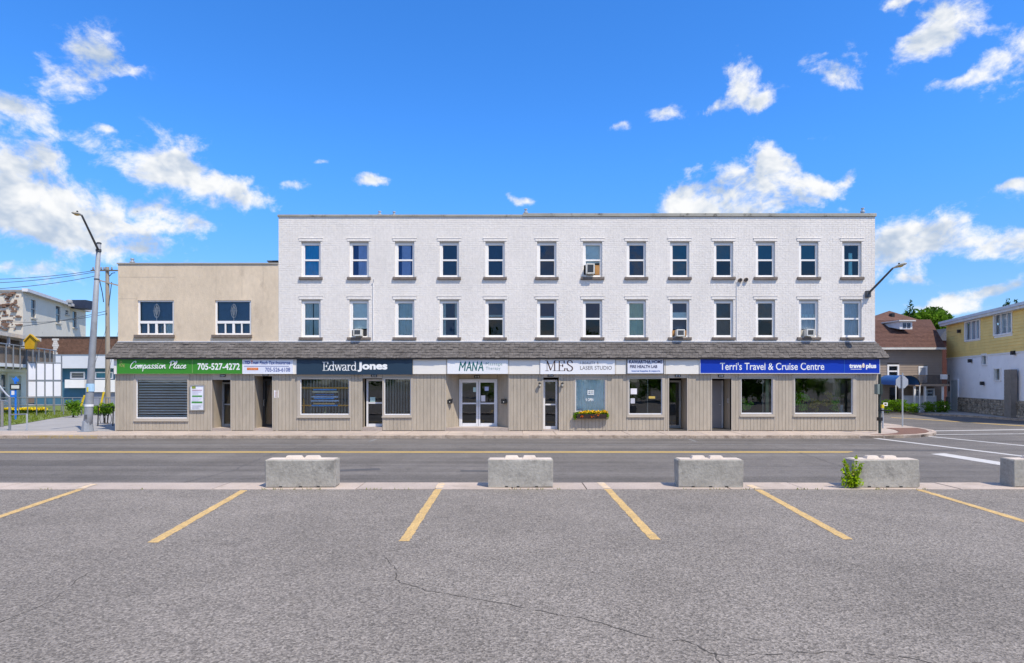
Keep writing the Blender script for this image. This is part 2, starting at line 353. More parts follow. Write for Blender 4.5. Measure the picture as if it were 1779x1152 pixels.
# ---- foliage
def leaf_cloud(clumps, n, size, flat=0.6, seed=0):
    g = np.random.default_rng(seed); V = []; Fs = []
    tot = sum(c[3]*c[4]*c[5] for c in clumps)
    pts = []
    for c in clumps:
        k = max(6, int(n*c[3]*c[4]*c[5]/tot))
        d = g.normal(size=(k, 3)); d /= np.linalg.norm(d, axis=1)[:, None]
        r = g.random(k)**0.45
        pts.append(np.array(c[:3])+d*r[:, None]*np.array(c[3:6]))
    P = np.concatenate(pts); k = len(P)
    a = g.normal(size=(k, 3)); a /= np.linalg.norm(a, axis=1)[:, None]
    b = g.normal(size=(k, 3)); b -= (a*b).sum(1)[:, None]*a; b /= np.linalg.norm(b, axis=1)[:, None]
    s = size*(.6+.8*g.random(k))[:, None]
    q = np.stack([P-a*s, P-b*s*flat*.5+a*s*.1, P+a*s, P+b*s*flat*.5+a*s*.1], 1).reshape(-1, 3)
    F_ = [(4*i, 4*i+1, 4*i+2, 4*i+3) for i in range(k)]
    return q, F_
def foliage(name, m, parent, clumps, n, size, seed=0, flat=.7, **kw):
    q, f = leaf_cloud(clumps, n, size, flat, seed); mb = MB(); mb.v = [tuple(p) for p in q]; mb.f = f
    return mb.build(name, m, parent, **kw)
BARK = mat('bark', (.10, .075, .055), .95, .3, 6, .6, 30)
def tree(name, base, h, r, label, leaf, n=2600, size=.28, seed=1, conifer=False, group=None, trunk_frac=.35):
    b = Vector(base); t = empty(name, b, label, 'tree', group); g = random.Random(seed)
    mb = MB(); top = b+Vector((g.uniform(-.3, .3), g.uniform(-.3, .3), h*(.9 if conifer else .72)))
    mb.tube([b-Vector((0, 0, .2)), b.lerp(top, .35)+Vector((g.uniform(-.15, .15), 0, 0)), b.lerp(top, .7), top], [h*.028, h*.02, h*.012, h*.004], 8)
    cl = []
    if conifer:
        for i in range(14):
            f = i/13; z = h*(.15+.82*f); rr = r*(1-f)**.8*.75+.30
            for k in range(4):
                an = g.uniform(0, 6.28); cl.append((b.x+math.cos(an)*rr*.5, b.y+math.sin(an)*rr*.5, b.z+z, rr*.6, rr*.6, h*.065))
    else:
        for i in range(22):
            an = g.uniform(0, 6.28); ph = g.uniform(-.9, 1.0); rr = r*math.sqrt(max(0, 1-ph*ph*.8))*g.uniform(.35, .85)
            p = Vector((b.x+math.cos(an)*rr, b.y+math.sin(an)*rr, b.z+h*(trunk_frac+(1-trunk_frac)*(.5+.42*ph))))
            cr = r*g.uniform(.22, .42); cl.append((p.x, p.y, p.z, cr, cr, cr*.75))
            if i < 9: mb.tube([b.lerp(top, .35+.05*i), b.lerp(top, .5+.03*i).lerp(p, .5), p], [h*.010, h*.006, h*.002], 5)
    mb.build('trunk', BARK, t)
    foliage('crown', leaf, t, cl, n, size, seed)
    return t

# ================================================================== setting
def asphalt(name, base, contrast, gscale, tintc=(1.0, .985, 1.0), streak=False):
    m = bpy.data.materials.new(name); m.use_nodes = True; t = m.node_tree; b = t.nodes['Principled BSDF']; b.inputs['Roughness'].default_value = .9; b.inputs['Specular IOR Level'].default_value = .25
    geo = t.nodes.new('ShaderNodeNewGeometry'); pos = geo.outputs['Position']
    def noise(sc, det, ro=.6, v=None):
        n = t.nodes.new('ShaderNodeTexNoise'); n.inputs['Scale'].default_value = sc; n.inputs['Detail'].default_value = det; n.inputs['Roughness'].default_value = ro; t.links.new(v or pos, n.inputs['Vector']); return n.outputs[0]
    def mr(f, a, b_, c, d):
        n = t.nodes.new('ShaderNodeMapRange'); n.inputs[1].default_value = a; n.inputs[2].default_value = b_; n.inputs[3].default_value = c; n.inputs[4].default_value = d; t.links.new(f, n.inputs[0]); return n.outputs[0]
    def mul(a, b_):
        n = t.nodes.new('ShaderNodeMath'); n.operation = 'MULTIPLY'; t.links.new(a, n.inputs[0]); t.links.new(b_, n.inputs[1]); return n.outputs[0]
    vo = t.nodes.new('ShaderNodeTexVoronoi'); vo.inputs['Scale'].default_value = gscale; t.links.new(pos, vo.inputs['Vector'])
    vsep = t.nodes.new('ShaderNodeSeparateColor'); t.links.new(vo.outputs['Color'], vsep.inputs[0])
    f1 = mr(vsep.outputs[0], 0, 1, 1-contrast, 1+contrast)
    f2 = mr(noise(gscale*.42, 3, .7), .3, .7, 1-contrast*.75, 1+contrast*.75)
    f3 = mr(noise(.55, 6, .65), .3, .7, .86, 1.12)
    f4 = mr(noise(5, 4), .3, .7, .93, 1.07)
    f = mul(mul(f1, f2), mul(f3, f4))
    f = mul(f, mr(noise(1.7, 7, .7),   .57, .72, 1.0, .76))          # old oil stains
    f = mul(f, mr(noise(.23, 3, .5), .35, .65, .93, 1.06))
    if streak:
        sv = t.nodes.new('ShaderNodeVectorMath'); sv.operation = 'MULTIPLY'; sv.inputs[1].default_value = (.035, 1.1, 1); t.links.new(pos, sv.inputs[0])
        f = mul(f, mr(noise(1.0, 4, .6, sv.outputs[0]), .32, .68, .74, 1.20))
    cc = t.nodes.new('ShaderNodeCombineColor')
    for i in range(3):
        k = t.nodes.new('ShaderNodeMath'); k.operation = 'MULTIPLY'; k.inputs[1].default_value = base*tintc[i]; t.links.new(f, k.inputs[0]); t.links.new(k.outputs[0], cc.inputs[i])
    t.links.new(cc.outputs[0], b.inputs['Base Color'])
    bp = t.nodes.new('ShaderNodeBump'); bp.inputs['Strength'].default_value = .55; bp.inputs['Distance'].default_value = .012; t.links.new(vo.outputs['Distance'], bp.inputs['Height']); t.links.new(bp.outputs[0], b.inputs['Normal'])
    return m
A_LOT = asphalt('lot_asphalt', .188, .44, 58, (1.10, .985, .87))
A_ROAD = asphalt('road_asphalt', .138, .26, 60, (1.07, .985, .92), True)
CONC = mat('sidewalk_concrete', (.40, .335, .29), .92, .12, 1.3, .25, 50, fine=.13, fscale=35, dirt=((.24, .20, .165), 2.6, .54, .80))
CONC2 = mat('slab_concrete', (.44, .365, .31), .92, .15, .9, .25, 50, fine=.13, fscale=35, dirt=((.25, .205, .165), 2.2, .54, .80))
KERB = mat('kerb_concrete', (.40, .32, .25), .92, .22, 2.5, .4, 30, fine=.15, fscale=20, dirt=((.15, .11, .08), 4.0, .50, .72))
KERBY = mat('kerb_yellow_paint', (.42, .30, .13), .9, .25, 3, .4, 30, dirt=((.34, .28, .22), 6.0, .45, .55))
YEL = mat('yellow_marking_paint', (.52, .355, .15), .85, .16, 3, .3, 70, fine=.26, fscale=34, dirt=((.20, .18, .16), 12.0, .56, .66))
YEL_F = mat('faded_yellow_paint', (.62, .46, .28), .9, .10, 3, .3, 70, fine=.14, fscale=30, dirt=((.5, .43, .37), 8.0, .45, .6))
YELR = mat('road_yellow_paint', (.62, .42, .12), .85, .12, 1, .3, 60, dirt=((.2, .17, .12), 5.0, .60, .75))
WHT = mat('white_marking_paint', (.50, .49, .48), .85, .1, 2, .3, 60, dirt=((.2, .2, .2), 5.0, .58, .72))
WHT_F = mat('worn_white_paint', (.24, .24, .245), .9, .2, 3, .3, 60, dirt=((.14, .14, .14), 3.0, .45, .6))
GRAVEL = mat('ground_earth', (.16, .15, .10), .95, .3, .4, .4, 8)
GRASSB = mat('grass_soil', (.13, .17, .04), .95, .3, 2, .5, 20)

RZ = -0.12
MB().poly([(-1500, -1500, -.20), (1500, -1500, -.20), (1500, 2500, -.20), (-1500, 2500, -.20)]).build('ground', GRAVEL, kind='structure')
rd = MB(); rd.poly([(-160, 13.58, RZ), (160, 13.58, RZ), (160, 25.5, RZ), (-160, 25.5, RZ)]); rd.poly([(15, 25.5, RZ), (160, 25.5, RZ), (160, 75, RZ), (15, 75, RZ)])
road = rd.build('road', A_ROAD, kind='structure')
lot = MB().box(-160, 160, -90, 12.74, -.2, 0).build('parking_lot', A_LOT, kind='structure')

def quad_line(name, m, parent, p, q, w, z):      # marking with ragged edges, ends parallel to x
    n = max(2, int((q-p).length/.09)); mb = MB(); g = random.Random(int(p.x*100))
    for i in range(n+1):
        c = p.lerp(q, i/n); mb.v += [(c.x-w/2+g.uniform(-.009, .009), c.y, z), (c.x+w/2+g.uniform(-.009, .009), c.y, z)]
        if i: mb.f.append((2*i-2, 2*i-1, 2*i+1, 2*i))
    return mb.build(name, m, parent)
def strip(name, m, parent, p, q, w, z):
    p = Vector((p.x, p.y)); q = Vector((q.x, q.y)); d = (q-p).normalized(); n = Vector((-d.y, d.x))*w/2
    a, b, c, e = p-n, q-n, q+n, p+n
    return MB().poly([(a.x, a.y, z), (b.x, b.y, z), (c.x, c.y, z), (e.x, e.y, z)]).build(name, m, parent)
# parking bay lines
for (x0, y0, x1, y1) in ((139, 850.5, -60, 918), (424, 852, 265, 943), (762, 850, 702, 940.5), (1056, 850, 1138.5, 938), (1317, 851, 1474, 937.5), (1597, 851, 1810, 915)):
    quad_line('bay_line', YEL, lot, G(x1, y1), G(x0, y0), .142, .004)
# cracks in the lot: thin jagged grooves
def crack(pts, w):
    mb = MB(); P = []
    for a, b in zip(pts, pts[1:]):
        a = G(*a); b = G(*b); k = max(3, int((b-a).length/.07))
        for i in range(k):
            p = a.lerp(b, i/k); P.append(Vector((p.x+random.uniform(-.018, .018), p.y+random.uniform(-.022, .022), .003)))
    last = None
    for i, p in enumerate(P):
        d = (P[min(i+1, len(P)-1)]-P[max(i-1, 0)]); n = Vector((-d.y, d.x, 0)).normalized()*w*random.uniform(.15, 1.0)
        cur = (p-n, p+n)
        if last and random.random() > .10: mb.poly([last[0], cur[0], cur[1], last[1]])
        last = cur
    return mb.build('crack', mat('crack_dark', (.075, .068, .062), .95), lot)
cp = [(175,70),(225,120),(220,160),(245,185),(330,203),(355,220),(440,232),(600,260),(720,282),(800,298),(930,320),(955,330),(1050,345),(1150,368),(1350,430),(1480,440),(1560,460),(1600,485),(1650,505),(1779,503)]
crack([(600+a/2.5414, 940+b/2.5414) for a, b in cp]+[(1420, 1133), (1520, 1137), (1600, 1147), (1660, 1160)], .008)
crack([(0, 1082), (60, 1058), (90, 1046), (130, 1010), (165, 990)], .007)
crack([(1240, 1135), (1250, 1150), (1262, 1175)], .012)

# near concrete strip (between lot and road)
strip_o = MB().box(-160, 160, 12.744, 13.576, -.2, -.012).build('median_strip', KERB, kind='structure')
x = -42.0; k = 0
while x < 42:
    w = random.choice((1.5, 1.55, 1.6, 2.9)); z = random.uniform(-.004, .004)
    bx('paving_slab', random.choice((CONC, CONC2)), strip_o, x+.012, x+w-.012, 12.76+random.uniform(-.01, .01), 13.575, -.011, .006+z, bevel=.006)
    x += w
for (x0, y0, x1, y1) in ((140, 850, 163, 842), (762, 849.5, 768, 840), (1055, 849.5, 1043, 839), (1316, 850, 1301, 843)):
    quad_line('faded_bay_line', YEL_F, strip_o, G(x0, y0), G(x1, y1), .15, .0125)
# road markings
for dy in (0, .22): strip('centre_line', YELR, road, Vector((-120, 20.45+dy, 0)), Vector((10.9+dy, 20.45+dy, 0)), .125, RZ+.004)
def RG(px, py): return G(px, py, RZ)
for (a, b, w) in (((1514, 760.8), (1800, 795.5), .26), ((1598, 756.8), (1800, 776.5), .22), ((1622, 748.9), (1800, 746), .30), ((1613, 755.2), (1800, 753.6), .22)):
    strip('crosswalk_line', WHT, road, RG(*a), RG(*b), w, RZ+.004)
MB().poly([RG(1617, 789)+Vector((0, 0, .005)), RG(1738, 808.5)+Vector((0, 0, .005)), RG(1790, 811)+Vector((0, 0, .005)), RG(1640, 787.5)+Vector((0, 0, .005))]).build('stop_bar', WHT, road)
for px in (645, 1200): strip('parking_tick', WHT_F, road, RG(px-(4 if px < 890 else -10), 767.5), RG(px+(9 if px < 890 else -4), 763), .12, RZ+.004)
strip('worn_edge_line', WHT_F, road, Vector((-100, 23.05, 0)), Vector((13.2, 23.05, 0)), .11, RZ+.004)
SYEL = [(1548, 725.5), (1600, 728.5), (1660, 732.5), (1720, 736.5), (1800, 741.5)]
for a, b in zip(SYEL, SYEL[1:]): strip('side_street_line', YELR, road, RG(*a), RG(*b), .28, RZ+.004)
# oil / patch stains as flat repairs in the carriageway
for (a, b, w) in (((560, 819), (660, 815), .35), ((800, 818), (850, 818.5), .25), ((1480, 782), (1660, 783.5), .22)):
    strip('tar_patch', mat('tar', (.085, .083, .088), .85, .15, 3), road, RG(*a), RG(*b), w, RZ+.003)

def seam(pts, w, name='sealed_crack'):
    mb = MB(); last = None; P = []
    for a, b in zip(pts, pts[1:]):
        k = max(3, int((Vector(b)-Vector(a)).length/.25))
        P += [Vector(a).lerp(Vector(b), i/k)+Vector((random.uniform(-.05, .05), random.uniform(-.04, .04))) for i in range(k)]
    for i, p in enumerate(P):
        d = P[min(i+1, len(P)-1)]-P[max(i-1, 0)]; n = Vector((-d.y, d.x)).normalized()*w*random.uniform(.3, 1)
        cur = ((p-n).x, (p-n).y, RZ+.0025), ((p+n).x, (p+n).y, RZ+.0025)
        if last: mb.poly([last[0], cur[0], cur[1], last[1]])
        last = cur
    mb.build(name, mat('tar', (.085, .083, .088)), road)
seam([(-24, 17.1), (-10, 17.3), (3, 17.0), (16, 17.25), (30, 17.1)], .018); seam([(-7.5, 13.7), (-7.2, 16.5), (-7.6, 20), (-7.3, 25.3)], .022); seam([(9.2, 13.7), (8.9, 17), (9.3, 21), (9.0, 25.3)], .018); seam([(-20, 13.7), (-20.4, 18), (-20.1, 25.3)], .02); seam([(-30, 22.2), (-12, 22.35), (4, 22.2), (14, 22.4)], .014)
# far sidewalk with rounded corner
KP = [(14.0, 25.5), (15.0, 25.52), (15.9, 25.68), (16.8, 26.05), (17.7, 26.65), (18.4, 27.45), (18.9, 28.4), (19.2, 29.6), (19.35, 31.0), (19.4, 33.0), (19.4, 70.0)]
base = [(-70, 25.5)]+KP+[(16.0, 70), (16.0, 27.85), (-17.45, 27.85), (-17.45, 62), (-70, 62)]
sw = MB().prism([(a, b, -.2) for a, b in base], (0, 0, .19)).build('sidewalk', CONC, kind='structure')
def kerb(p, q, m, w=.17):
    p = Vector(p); q = Vector(q); d = (q-p).normalized(); n = Vector((-d.y, d.x))*w
    p = p+d*.006; q = q-d*.006; zt = random.uniform(.0, .012)
    pts = [p, q, q+n, p+n]
    MB().prism([(a.x, a.y, -.19) for a in pts], (0, 0, .19+zt)).build('kerb_stone', m, sw, bevel=.018)
x = -60.0
while x < 13.9:
    w = min(random.choice((1.4, 1.8, 2.1)), 14-x)
    kerb((x, 25.5-.01), (x+w, 25.5-.01), KERBY if -19.6 < x < -16.8 else KERB); x += w
for a, b in zip(KP, KP[1:-1]): kerb(a, b, CONC2 if a[0] > 15.5 else KERB)
for i in range(12): kerb((19.4, 33+3*i), (19.4, 36+3*i), KERB)
# pavers of the far sidewalk
x = -48.0
while x < 15.0:
    w = random.choice((1.35, 1.5, 1.5, 1.65)); zz = random.uniform(-.003, .004)
    bx('paving_slab', random.choice((CONC, CONC2)), sw, x+.012, min(x+w, 15.6)-.012, 25.69, 27.74, -.009, .006+zz, bevel=.005); x += w
BP = mat('brown_paver', (.17, .095, .07), .9, .25, 14, .3, 30)
outer = [(14.6, 25.72), (15.85, 25.9), (16.7, 26.25), (17.5, 26.8), (18.15, 27.55), (18.6, 28.45), (18.9, 29.6)]; inner = [(14.6, 25.80), (15.6, 26.25), (16.2, 26.7), (16.7, 27.3), (17.0, 27.95), (17.3, 28.6), (17.5, 29.6)]
for i in range(len(outer)-1):
    p = [outer[i], outer[i+1], inner[i+1], inner[i]]
    MB().prism([(a, b, -.009) for a, b in p], (0, 0, .019)).build('brown_paving', BP, sw)
x = 15.65
for i in range(14):
    bx('paving_slab', random.choice((CONC, CONC2)), sw, 16.15, 17.25 if i < 1 else 19.2, 29.65+i*1.6, 31.23+i*1.6, -.009, .006, bevel=.005)
# far kerb and sidewalk across the side street
fk = [G(1545, 714.5), G(1600, 717.5), G(1680, 721.5), G(1779, 728), G(1900, 737)]
far = [Vector((p.x, p.y, 0)) for p in fk]
poly = [(p.x, p.y, -.19) for p in far]+[(70, far[-1].y, -.19), (70, 75, -.19), (far[0].x-8, 75, -.19), (far[0].x-8, far[0].y+1.5, -.19)]
sw2 = MB().prism(poly, (0, 0, .19)).build('far_pavement', mat('far_pavement_concrete', (.36, .34, .32), .92, .12, 1.2, .2, 30), kind='structure')
for a, b in zip(far, far[1:]): 
    d = (b-a).normalized(); n = Vector((-d.y, d.x, 0))*-.0
    MB().prism([a+Vector((0, -.16, -.19)), b+Vector((0, -.16, -.19)), b+Vector((0, -.004, -.19)), a+Vector((0, -.004, -.19))], (0, 0, .20)).build('kerb_stone', KERB, sw2)

# ================================================================== main buildings
YS, YU = 27.8, 28.0
ux = lambda px: X(px, YU); uz = lambda py: Zh(py, YU); fx = lambda px: X(px, YS); fz = lambda py: Zh(py, YS)
def brickmat():
    m = mat('white_painted_brick', (.77, .725, .672), .75, .06, .8, .6, 26, fine=.06, fscale=9, stretch=(1, 1, .45), dirt=((.52, .49, .45), 5.0, .66, .80)); return m
WB = brickmat()
MORT = mat('painted_mortar', (.695, .655, .605), .85, .07, 2, .4, 40)
STUC = mat('beige_stucco', (.655, .54, .40), .9, .09, .9, .45, 28, fine=.06, fscale=7, stretch=(1, 1, .55), dirt=((.46, .37, .27), 1.7, .56, .82))
SID = mat('taupe_siding', (.405, .35, .276), .7, .09, 1.3, .15, 30, fine=.07, fscale=6, stretch=(1, 1, .3), dirt=((.29, .25, .20), 2.2, .57, .82))
SIDB = mat('siding_groove', (.30, .265, .225), .8, .06, 1)
TRIM = mat('taupe_trim', (.45, .395, .325), .6, .05, 1.5)
FASC = mat('fascia_cream', (.76, .73, .67), .6, .04, .7, dirt=((.6, .57, .52), 1.2, .6, .8))
WHITE = mat('white_vinyl', (.82, .80, .77), .45, .03, 2)
HEAD = mat('window_head_beige', (.55, .50, .42), .7, .06, 2)
SILL = mat('brown_stone_sill', (.17, .14, .12), .9, .25, 7, .5, 30)
COPE = mat('weathered_coping', (.34, .33, .285), .7, .18, 1.2, .2, 20, dirt=((.13, .12, .10), 2.5, .55, .65))
ALU = mat('brushed_aluminium', (.62, .63, .65), .4, .05, 3, metal=.6)
WALU = mat('white_aluminium', (.72, .72, .74), .4, .04, 3)
DARKF = mat('dark_frame', (.03, .03, .033), .5, .1, 3)
BLACK = mat('black_metal', (.02, .02, .022), .5, .15, 4)
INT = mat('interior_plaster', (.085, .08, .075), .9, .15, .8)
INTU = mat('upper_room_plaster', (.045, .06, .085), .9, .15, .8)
ROOFM = mat('flat_roof', (.16, .16, .16), .9)
GLU = glass('upper_window_glass', (.80, .89, .94), .0, wave=.03)
GLS = glass('shop_glass', (.93, .96, .95), .07, wave=.015)
GLT = glass('teal_window_glass', (.55, .86, .92), .01, wave=.03)

def curtain(parent, m, x0, x1, z0, z1, y, waves=6, amp=.018, name='curtain'):
    mb = MB(); n = max(4, int(waves*6)); ph = random.uniform(0, 6)
    for i in range(n+1):
        t = i/n; xx = x0+(x1-x0)*t; yy = y+amp*math.sin(t*waves*2*math.pi+ph)+amp*.4*math.sin(t*waves*3.7+ph)
        mb.v += [(xx, yy, z0), (xx, yy, z1)]
        if i: mb.f.append((2*i-2, 2*i, 2*i+1, 2*i-1))
    return mb.build(name, m, parent, smooth=True)
def frame_strips(x0, x1, z0, z1, y0, y1, l, r, t, b):
    mb = MB(); mb.box(x0, x0+l, y0, y1, z0, z1); mb.box(x1-r, x1, y0, y1, z0, z1)
    if t: mb.box(x0+l, x1-r, y0, y1, z1-t, z1)
    if b: mb.box(x0+l, x1-r, y0, y1, z0, z0+b)
    return mb
CLO = lambda n, c: mat('cloth_'+n, c, .9, .10, 4)
cBLUE = CLO('cobalt', (.03, .46, .78)); cLAV = CLO('lavender', (.52, .60, .84)); cNAVY = CLO('navy', (.03, .09, .30)); cMINT = CLO('mint', (.84, .92, .88)); cTEAL = CLO('pale_teal', (.62, .70, .67))
cSAGE = CLO('sage', (.62, .70, .54)); cGREY = CLO('grey', (.68, .69, .70)); cWHT = CLO('white', (.7, .72, .72)); cSLATE_SKY = CLO('slate_and_painted_sky', (.055, .105, .18)); cINK_SKY = CLO('ink_painted_sky', (.03, .075, .15)); cTEAL_SKY = CLO('teal_painted_sky', (.025, .145, .21)); cPLUM = CLO('plum', (.115, .10, .15)); cOLIVE = CLO('dim_olive', (.09, .125, .14))  # slate, ink and dark teal: window sky reflection put into sheet colour

# ---------------- white brick building
wroot = empty('brick_building', (ux(1002), YU, 0), 'three-storey white painted brick building above the shops, with two rows of thirteen sash windows', 'building')
WX0, WX1 = ux(484), ux(1520); ZT = uz(377)
COLS = [540.2, 623.8, 703, 780.5, 860.1, 950, 1029.4, 1105.5, 1180.8, 1257, 1329.7, 1404.8, 1480]
ROWS = [(419.5, 481.6, 451.5), (520.5, 586.0, 553.5)]
HW = 16.8*YU/F
holes = []
for (t, b, _) in ROWS:
    for c in COLS: holes.append((ux(c)-HW-WX0, ux(c)+HW-WX0, uz(b)-3.3, uz(t)-3.3))
mb = MB(); wall_holes(mb, (WX0, YU, 3.3), (1, 0, 0), WX1-WX0, ZT-3.3, holes, .22)
wall = mb.build('wall', MORT, wroot)
# brick courses (painted), real relief
bricks = MB(); CH_, BL = .0845, .245
keep = [(ux(c)-HW, ux(c)+HW, uz(b), uz(t)) for (t, b, _) in ROWS for c in COLS]
keep += [(ux(c)-20.6*YU/F, ux(c)+20.6*YU/F, uz(t)+.0, uz(t-6)) for (t, b, _) in ROWS for c in COLS]
keep += [(ux(c)-20.6*YU/F, ux(c)+20.6*YU/F, uz(b+5), uz(b)) for (t, b, _) in ROWS for c in COLS]
z = 3.88; r = 0
while z < ZT-.02:
    z1 = min(z+CH_-.009, ZT); x = WX0-(BL/2 if r % 2 else 0); header = (r % 6 == 5)
    bl = BL/2 if header else BL
    while x < WX1:
        segs = [(max(x, WX0), min(x+bl-.009, WX1))]
        for (a, b, c, d) in keep:
            if d > z+.01 and c < z1-.01:
                ns = []
                for (s, e) in segs:
                    if b <= s or a >= e: ns.append((s, e)); continue
                    if a > s: ns.append((s, a))
                    if b < e: ns.append((b, e))
                segs = ns
        for (s, e) in segs:
            if e-s < .02: continue
            p = .0045+random.random()*.003; i = len(bricks.v); dz = random.uniform(-.002, .002); y0 = YU-p; y1 = YU-p+random.uniform(-.002, .002)
            bricks.v += [(s, y0, z+dz), (e, y1, z+dz), (e, y1, z1+dz), (s, y0, z1+dz), (s, YU, z+dz-.002), (e, YU, z+dz-.002), (e, YU, z1+dz+.002), (s, YU, z1+dz+.002)]
            bricks.f += [(i, i+1, i+2, i+3), (i, i+4, i+5, i+1), (i+1, i+5, i+6, i+2), (i+2, i+6, i+7, i+3), (i+3, i+7, i+4, i)]
        x += bl
    z += CH_; r += 1
bricks.build('brick_courses', WB, wall, kind='stuff')
sh = MB(); D = 14
sh.poly([(WX0, YU, 0), (WX0, YU, ZT), (WX0, YU+D, ZT), (WX0, YU+D, 0)]); sh.poly([(WX1, YU, 0), (WX1, YU+D, 0), (WX1, YU+D, ZT), (WX1, YU, ZT)]); sh.poly([(WX0, YU+D, 0), (WX1, YU+D, 0), (WX1, YU+D, ZT), (WX0, YU+D, ZT)])
sh.build('side_and_rear_walls', WB, wroot)
bx('roof', ROOFM, wroot, WX0+.02, WX1-.02, YU+.02, YU+D-.02, ZT-.35, ZT-.2)
bx('parapet_coping', COPE, wroot, WX0-.04, ux(908), YU-.05, YU+.30, ZT, ZT+.10, bevel=.012)
bx('parapet_coping', COPE, wroot, ux(908)+.004, WX1+.05, YU-.06, YU+.30, ZT+.012, ZT+.155, bevel=.012)
# rooms: floors and a rear partition on each storey
for (z0, z1) in ((3.45, uz(506)), (uz(503), ZT-.4)):
    m_ = MB(); x0, x1 = WX0+.05, WX1-.05; y0, y1 = YU+.225, YU+4.5
    m_.poly([(x0, y0, z0), (x1, y0, z0), (x1, y1, z0), (x0, y1, z0)]); m_.poly([(x0, y0, z1), (x0, y1, z1), (x1, y1, z1), (x1, y0, z1)]); m_.poly([(x0, y1, z0), (x1, y1, z0), (x1, y1, z1), (x0, y1, z1)])
    for px in (484.5, 662, 742, 820, 905, 990, 1068, 1143, 1219, 1293, 1367, 1442, 1519): m_.box(ux(px)-.05, ux(px)+.05, y0, y1, z0, z1)
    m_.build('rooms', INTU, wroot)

def sash(cpx, row, spec, gl=GLU):
    t, b, mid = ROWS[row]; c = ux(cpx); x0, x1 = c-HW, c+HW; z0, z1 = uz(b), uz(t); zm = uz(mid)
    y0, y1 = YU+.07, YU+.15
    win = frame_strips(x0, x1, z0, z1-.075, y0, y1, .115, .075, .065, .075).build('window', WHITE, wroot)
    gx0, gx1, gz0, gz1 = x0+.115, x1-.075, z0+.075, z1-.14
    bx('window_head', HEAD, win, x0, x1, y0-.01, y1, z1-.072, z1-.002)
    bx('meeting_rail', WHITE, win, gx0, gx1, y0+.015, y1-.01, zm-.04, zm+.035, bevel=.006)
    s = .022
    frame_strips(gx0, gx1, zm+.036, gz1, y0+.03, y0+.06, s, s, s, 0).build('sash', WHITE, win)
    frame_strips(gx0, gx1, gz0, zm-.041, y0+.01, y0+.045, s, s, 0, s).build('sash', WHITE, win)
    jit = random.uniform(-.004, .004)
    MB().poly([(gx0+s, y0+.046+jit, zm+.036), (gx1-s, y0+.046-jit, zm+.036), (gx1-s, y0+.046-jit, gz1-s), (gx0+s, y0+.046+jit, gz1-s)]).build('pane', gl, win)
    if not spec.get('ac'):
        MB().poly([(gx0+s, y0+.028, gz0+s), (gx1-s, y0+.028-jit, gz0+s), (gx1-s, y0+.028-jit, zm-.041), (gx0+s, y0+.028, zm-.041)]).build('pane', gl, win)
    else:
        za = gz0+spec['ac']
        MB().poly([(gx0+s, y0+.028, za), (gx1-s, y0+.028, za), (gx1-s, y0+.028, zm-.041), (gx0+s, y0+.028, zm-.041)]).build('pane', gl, win)
    for (a, e, c0, d0, m_, wv) in spec.get('c', ()):
        curtain(win, m_, gx0+(gx1-gx0)*a, gx0+(gx1-gx0)*e, gz0+(gz1-gz0)*c0, gz0+(gz1-gz0)*d0, YU+.165+random.uniform(0, .015), wv, .014 if wv > 1 else .0015, 'curtain' if wv > 1 else 'blind')  # slate, ink and dark teal sheets carry painted sky reflection
    hx = 20.4*YU/F
    bx('sill', SILL, win, c-hx, c+hx, YU-.085, YU+.065, uz(b+4.6), uz(b)-.002, bevel=.008)
    # lintel: painted stone slab with small ears
    lt = MB(); lt.box(c-hx, c+hx, YU-.022, YU+.02, z1+.012, uz(t-5.2)); lt.build('lintel', WB, win, bevel=.006)
    lt = MB(); lt.box(c-hx-.02, c+hx+.02, YU-.034, YU-.0, uz(t-5.2)+.002, uz(t-6.0)); lt.build('lintel_cap', WB, win, bevel=.004)
    return (gx0, gx1, gz0, gz1, zm)
UP = [dict(c=[(0, .52, 0, 1, cBLUE, 3), (.5, 1, 0, 1, cBLUE, 3)]), dict(c=[(0, .4, 0, 1, cNAVY, 3), (.38, 1, 0, 1, cLAV, 5)]), dict(c=[(0, .25, 0, 1, cNAVY, 2), (.2, .85, 0, 1, cLAV, 5), (.8, 1, 0, 1, cNAVY, 2)]),
      dict(c=[(0, 1, 0, 1, cSLATE_SKY, 1)]), dict(c=[(0, 1, 0, 1, cSLATE_SKY, 2)]), dict(c=[(0, 1, 0, 1, cINK_SKY, 1)]), dict(c=[(0, 1, .42, 1, cMINT, 1)], ac=.34), dict(c=[(0, 1, 0, 1, cSLATE_SKY, 1)]), dict(c=[(0, 1, .0, 1, cTEAL_SKY, 1)]), dict(c=[(0, 1, .5, 1, cTEAL_SKY, 1)]),
      dict(c=[(0, 1, .52, 1, cTEAL_SKY, 1)]), dict(c=[(0, 1, .5, 1, cTEAL_SKY, 1)]), dict(c=[(0, .12, .0, 1, cTEAL_SKY, 1), (.38, .62, 0, .75, cMINT, 1.5)])]
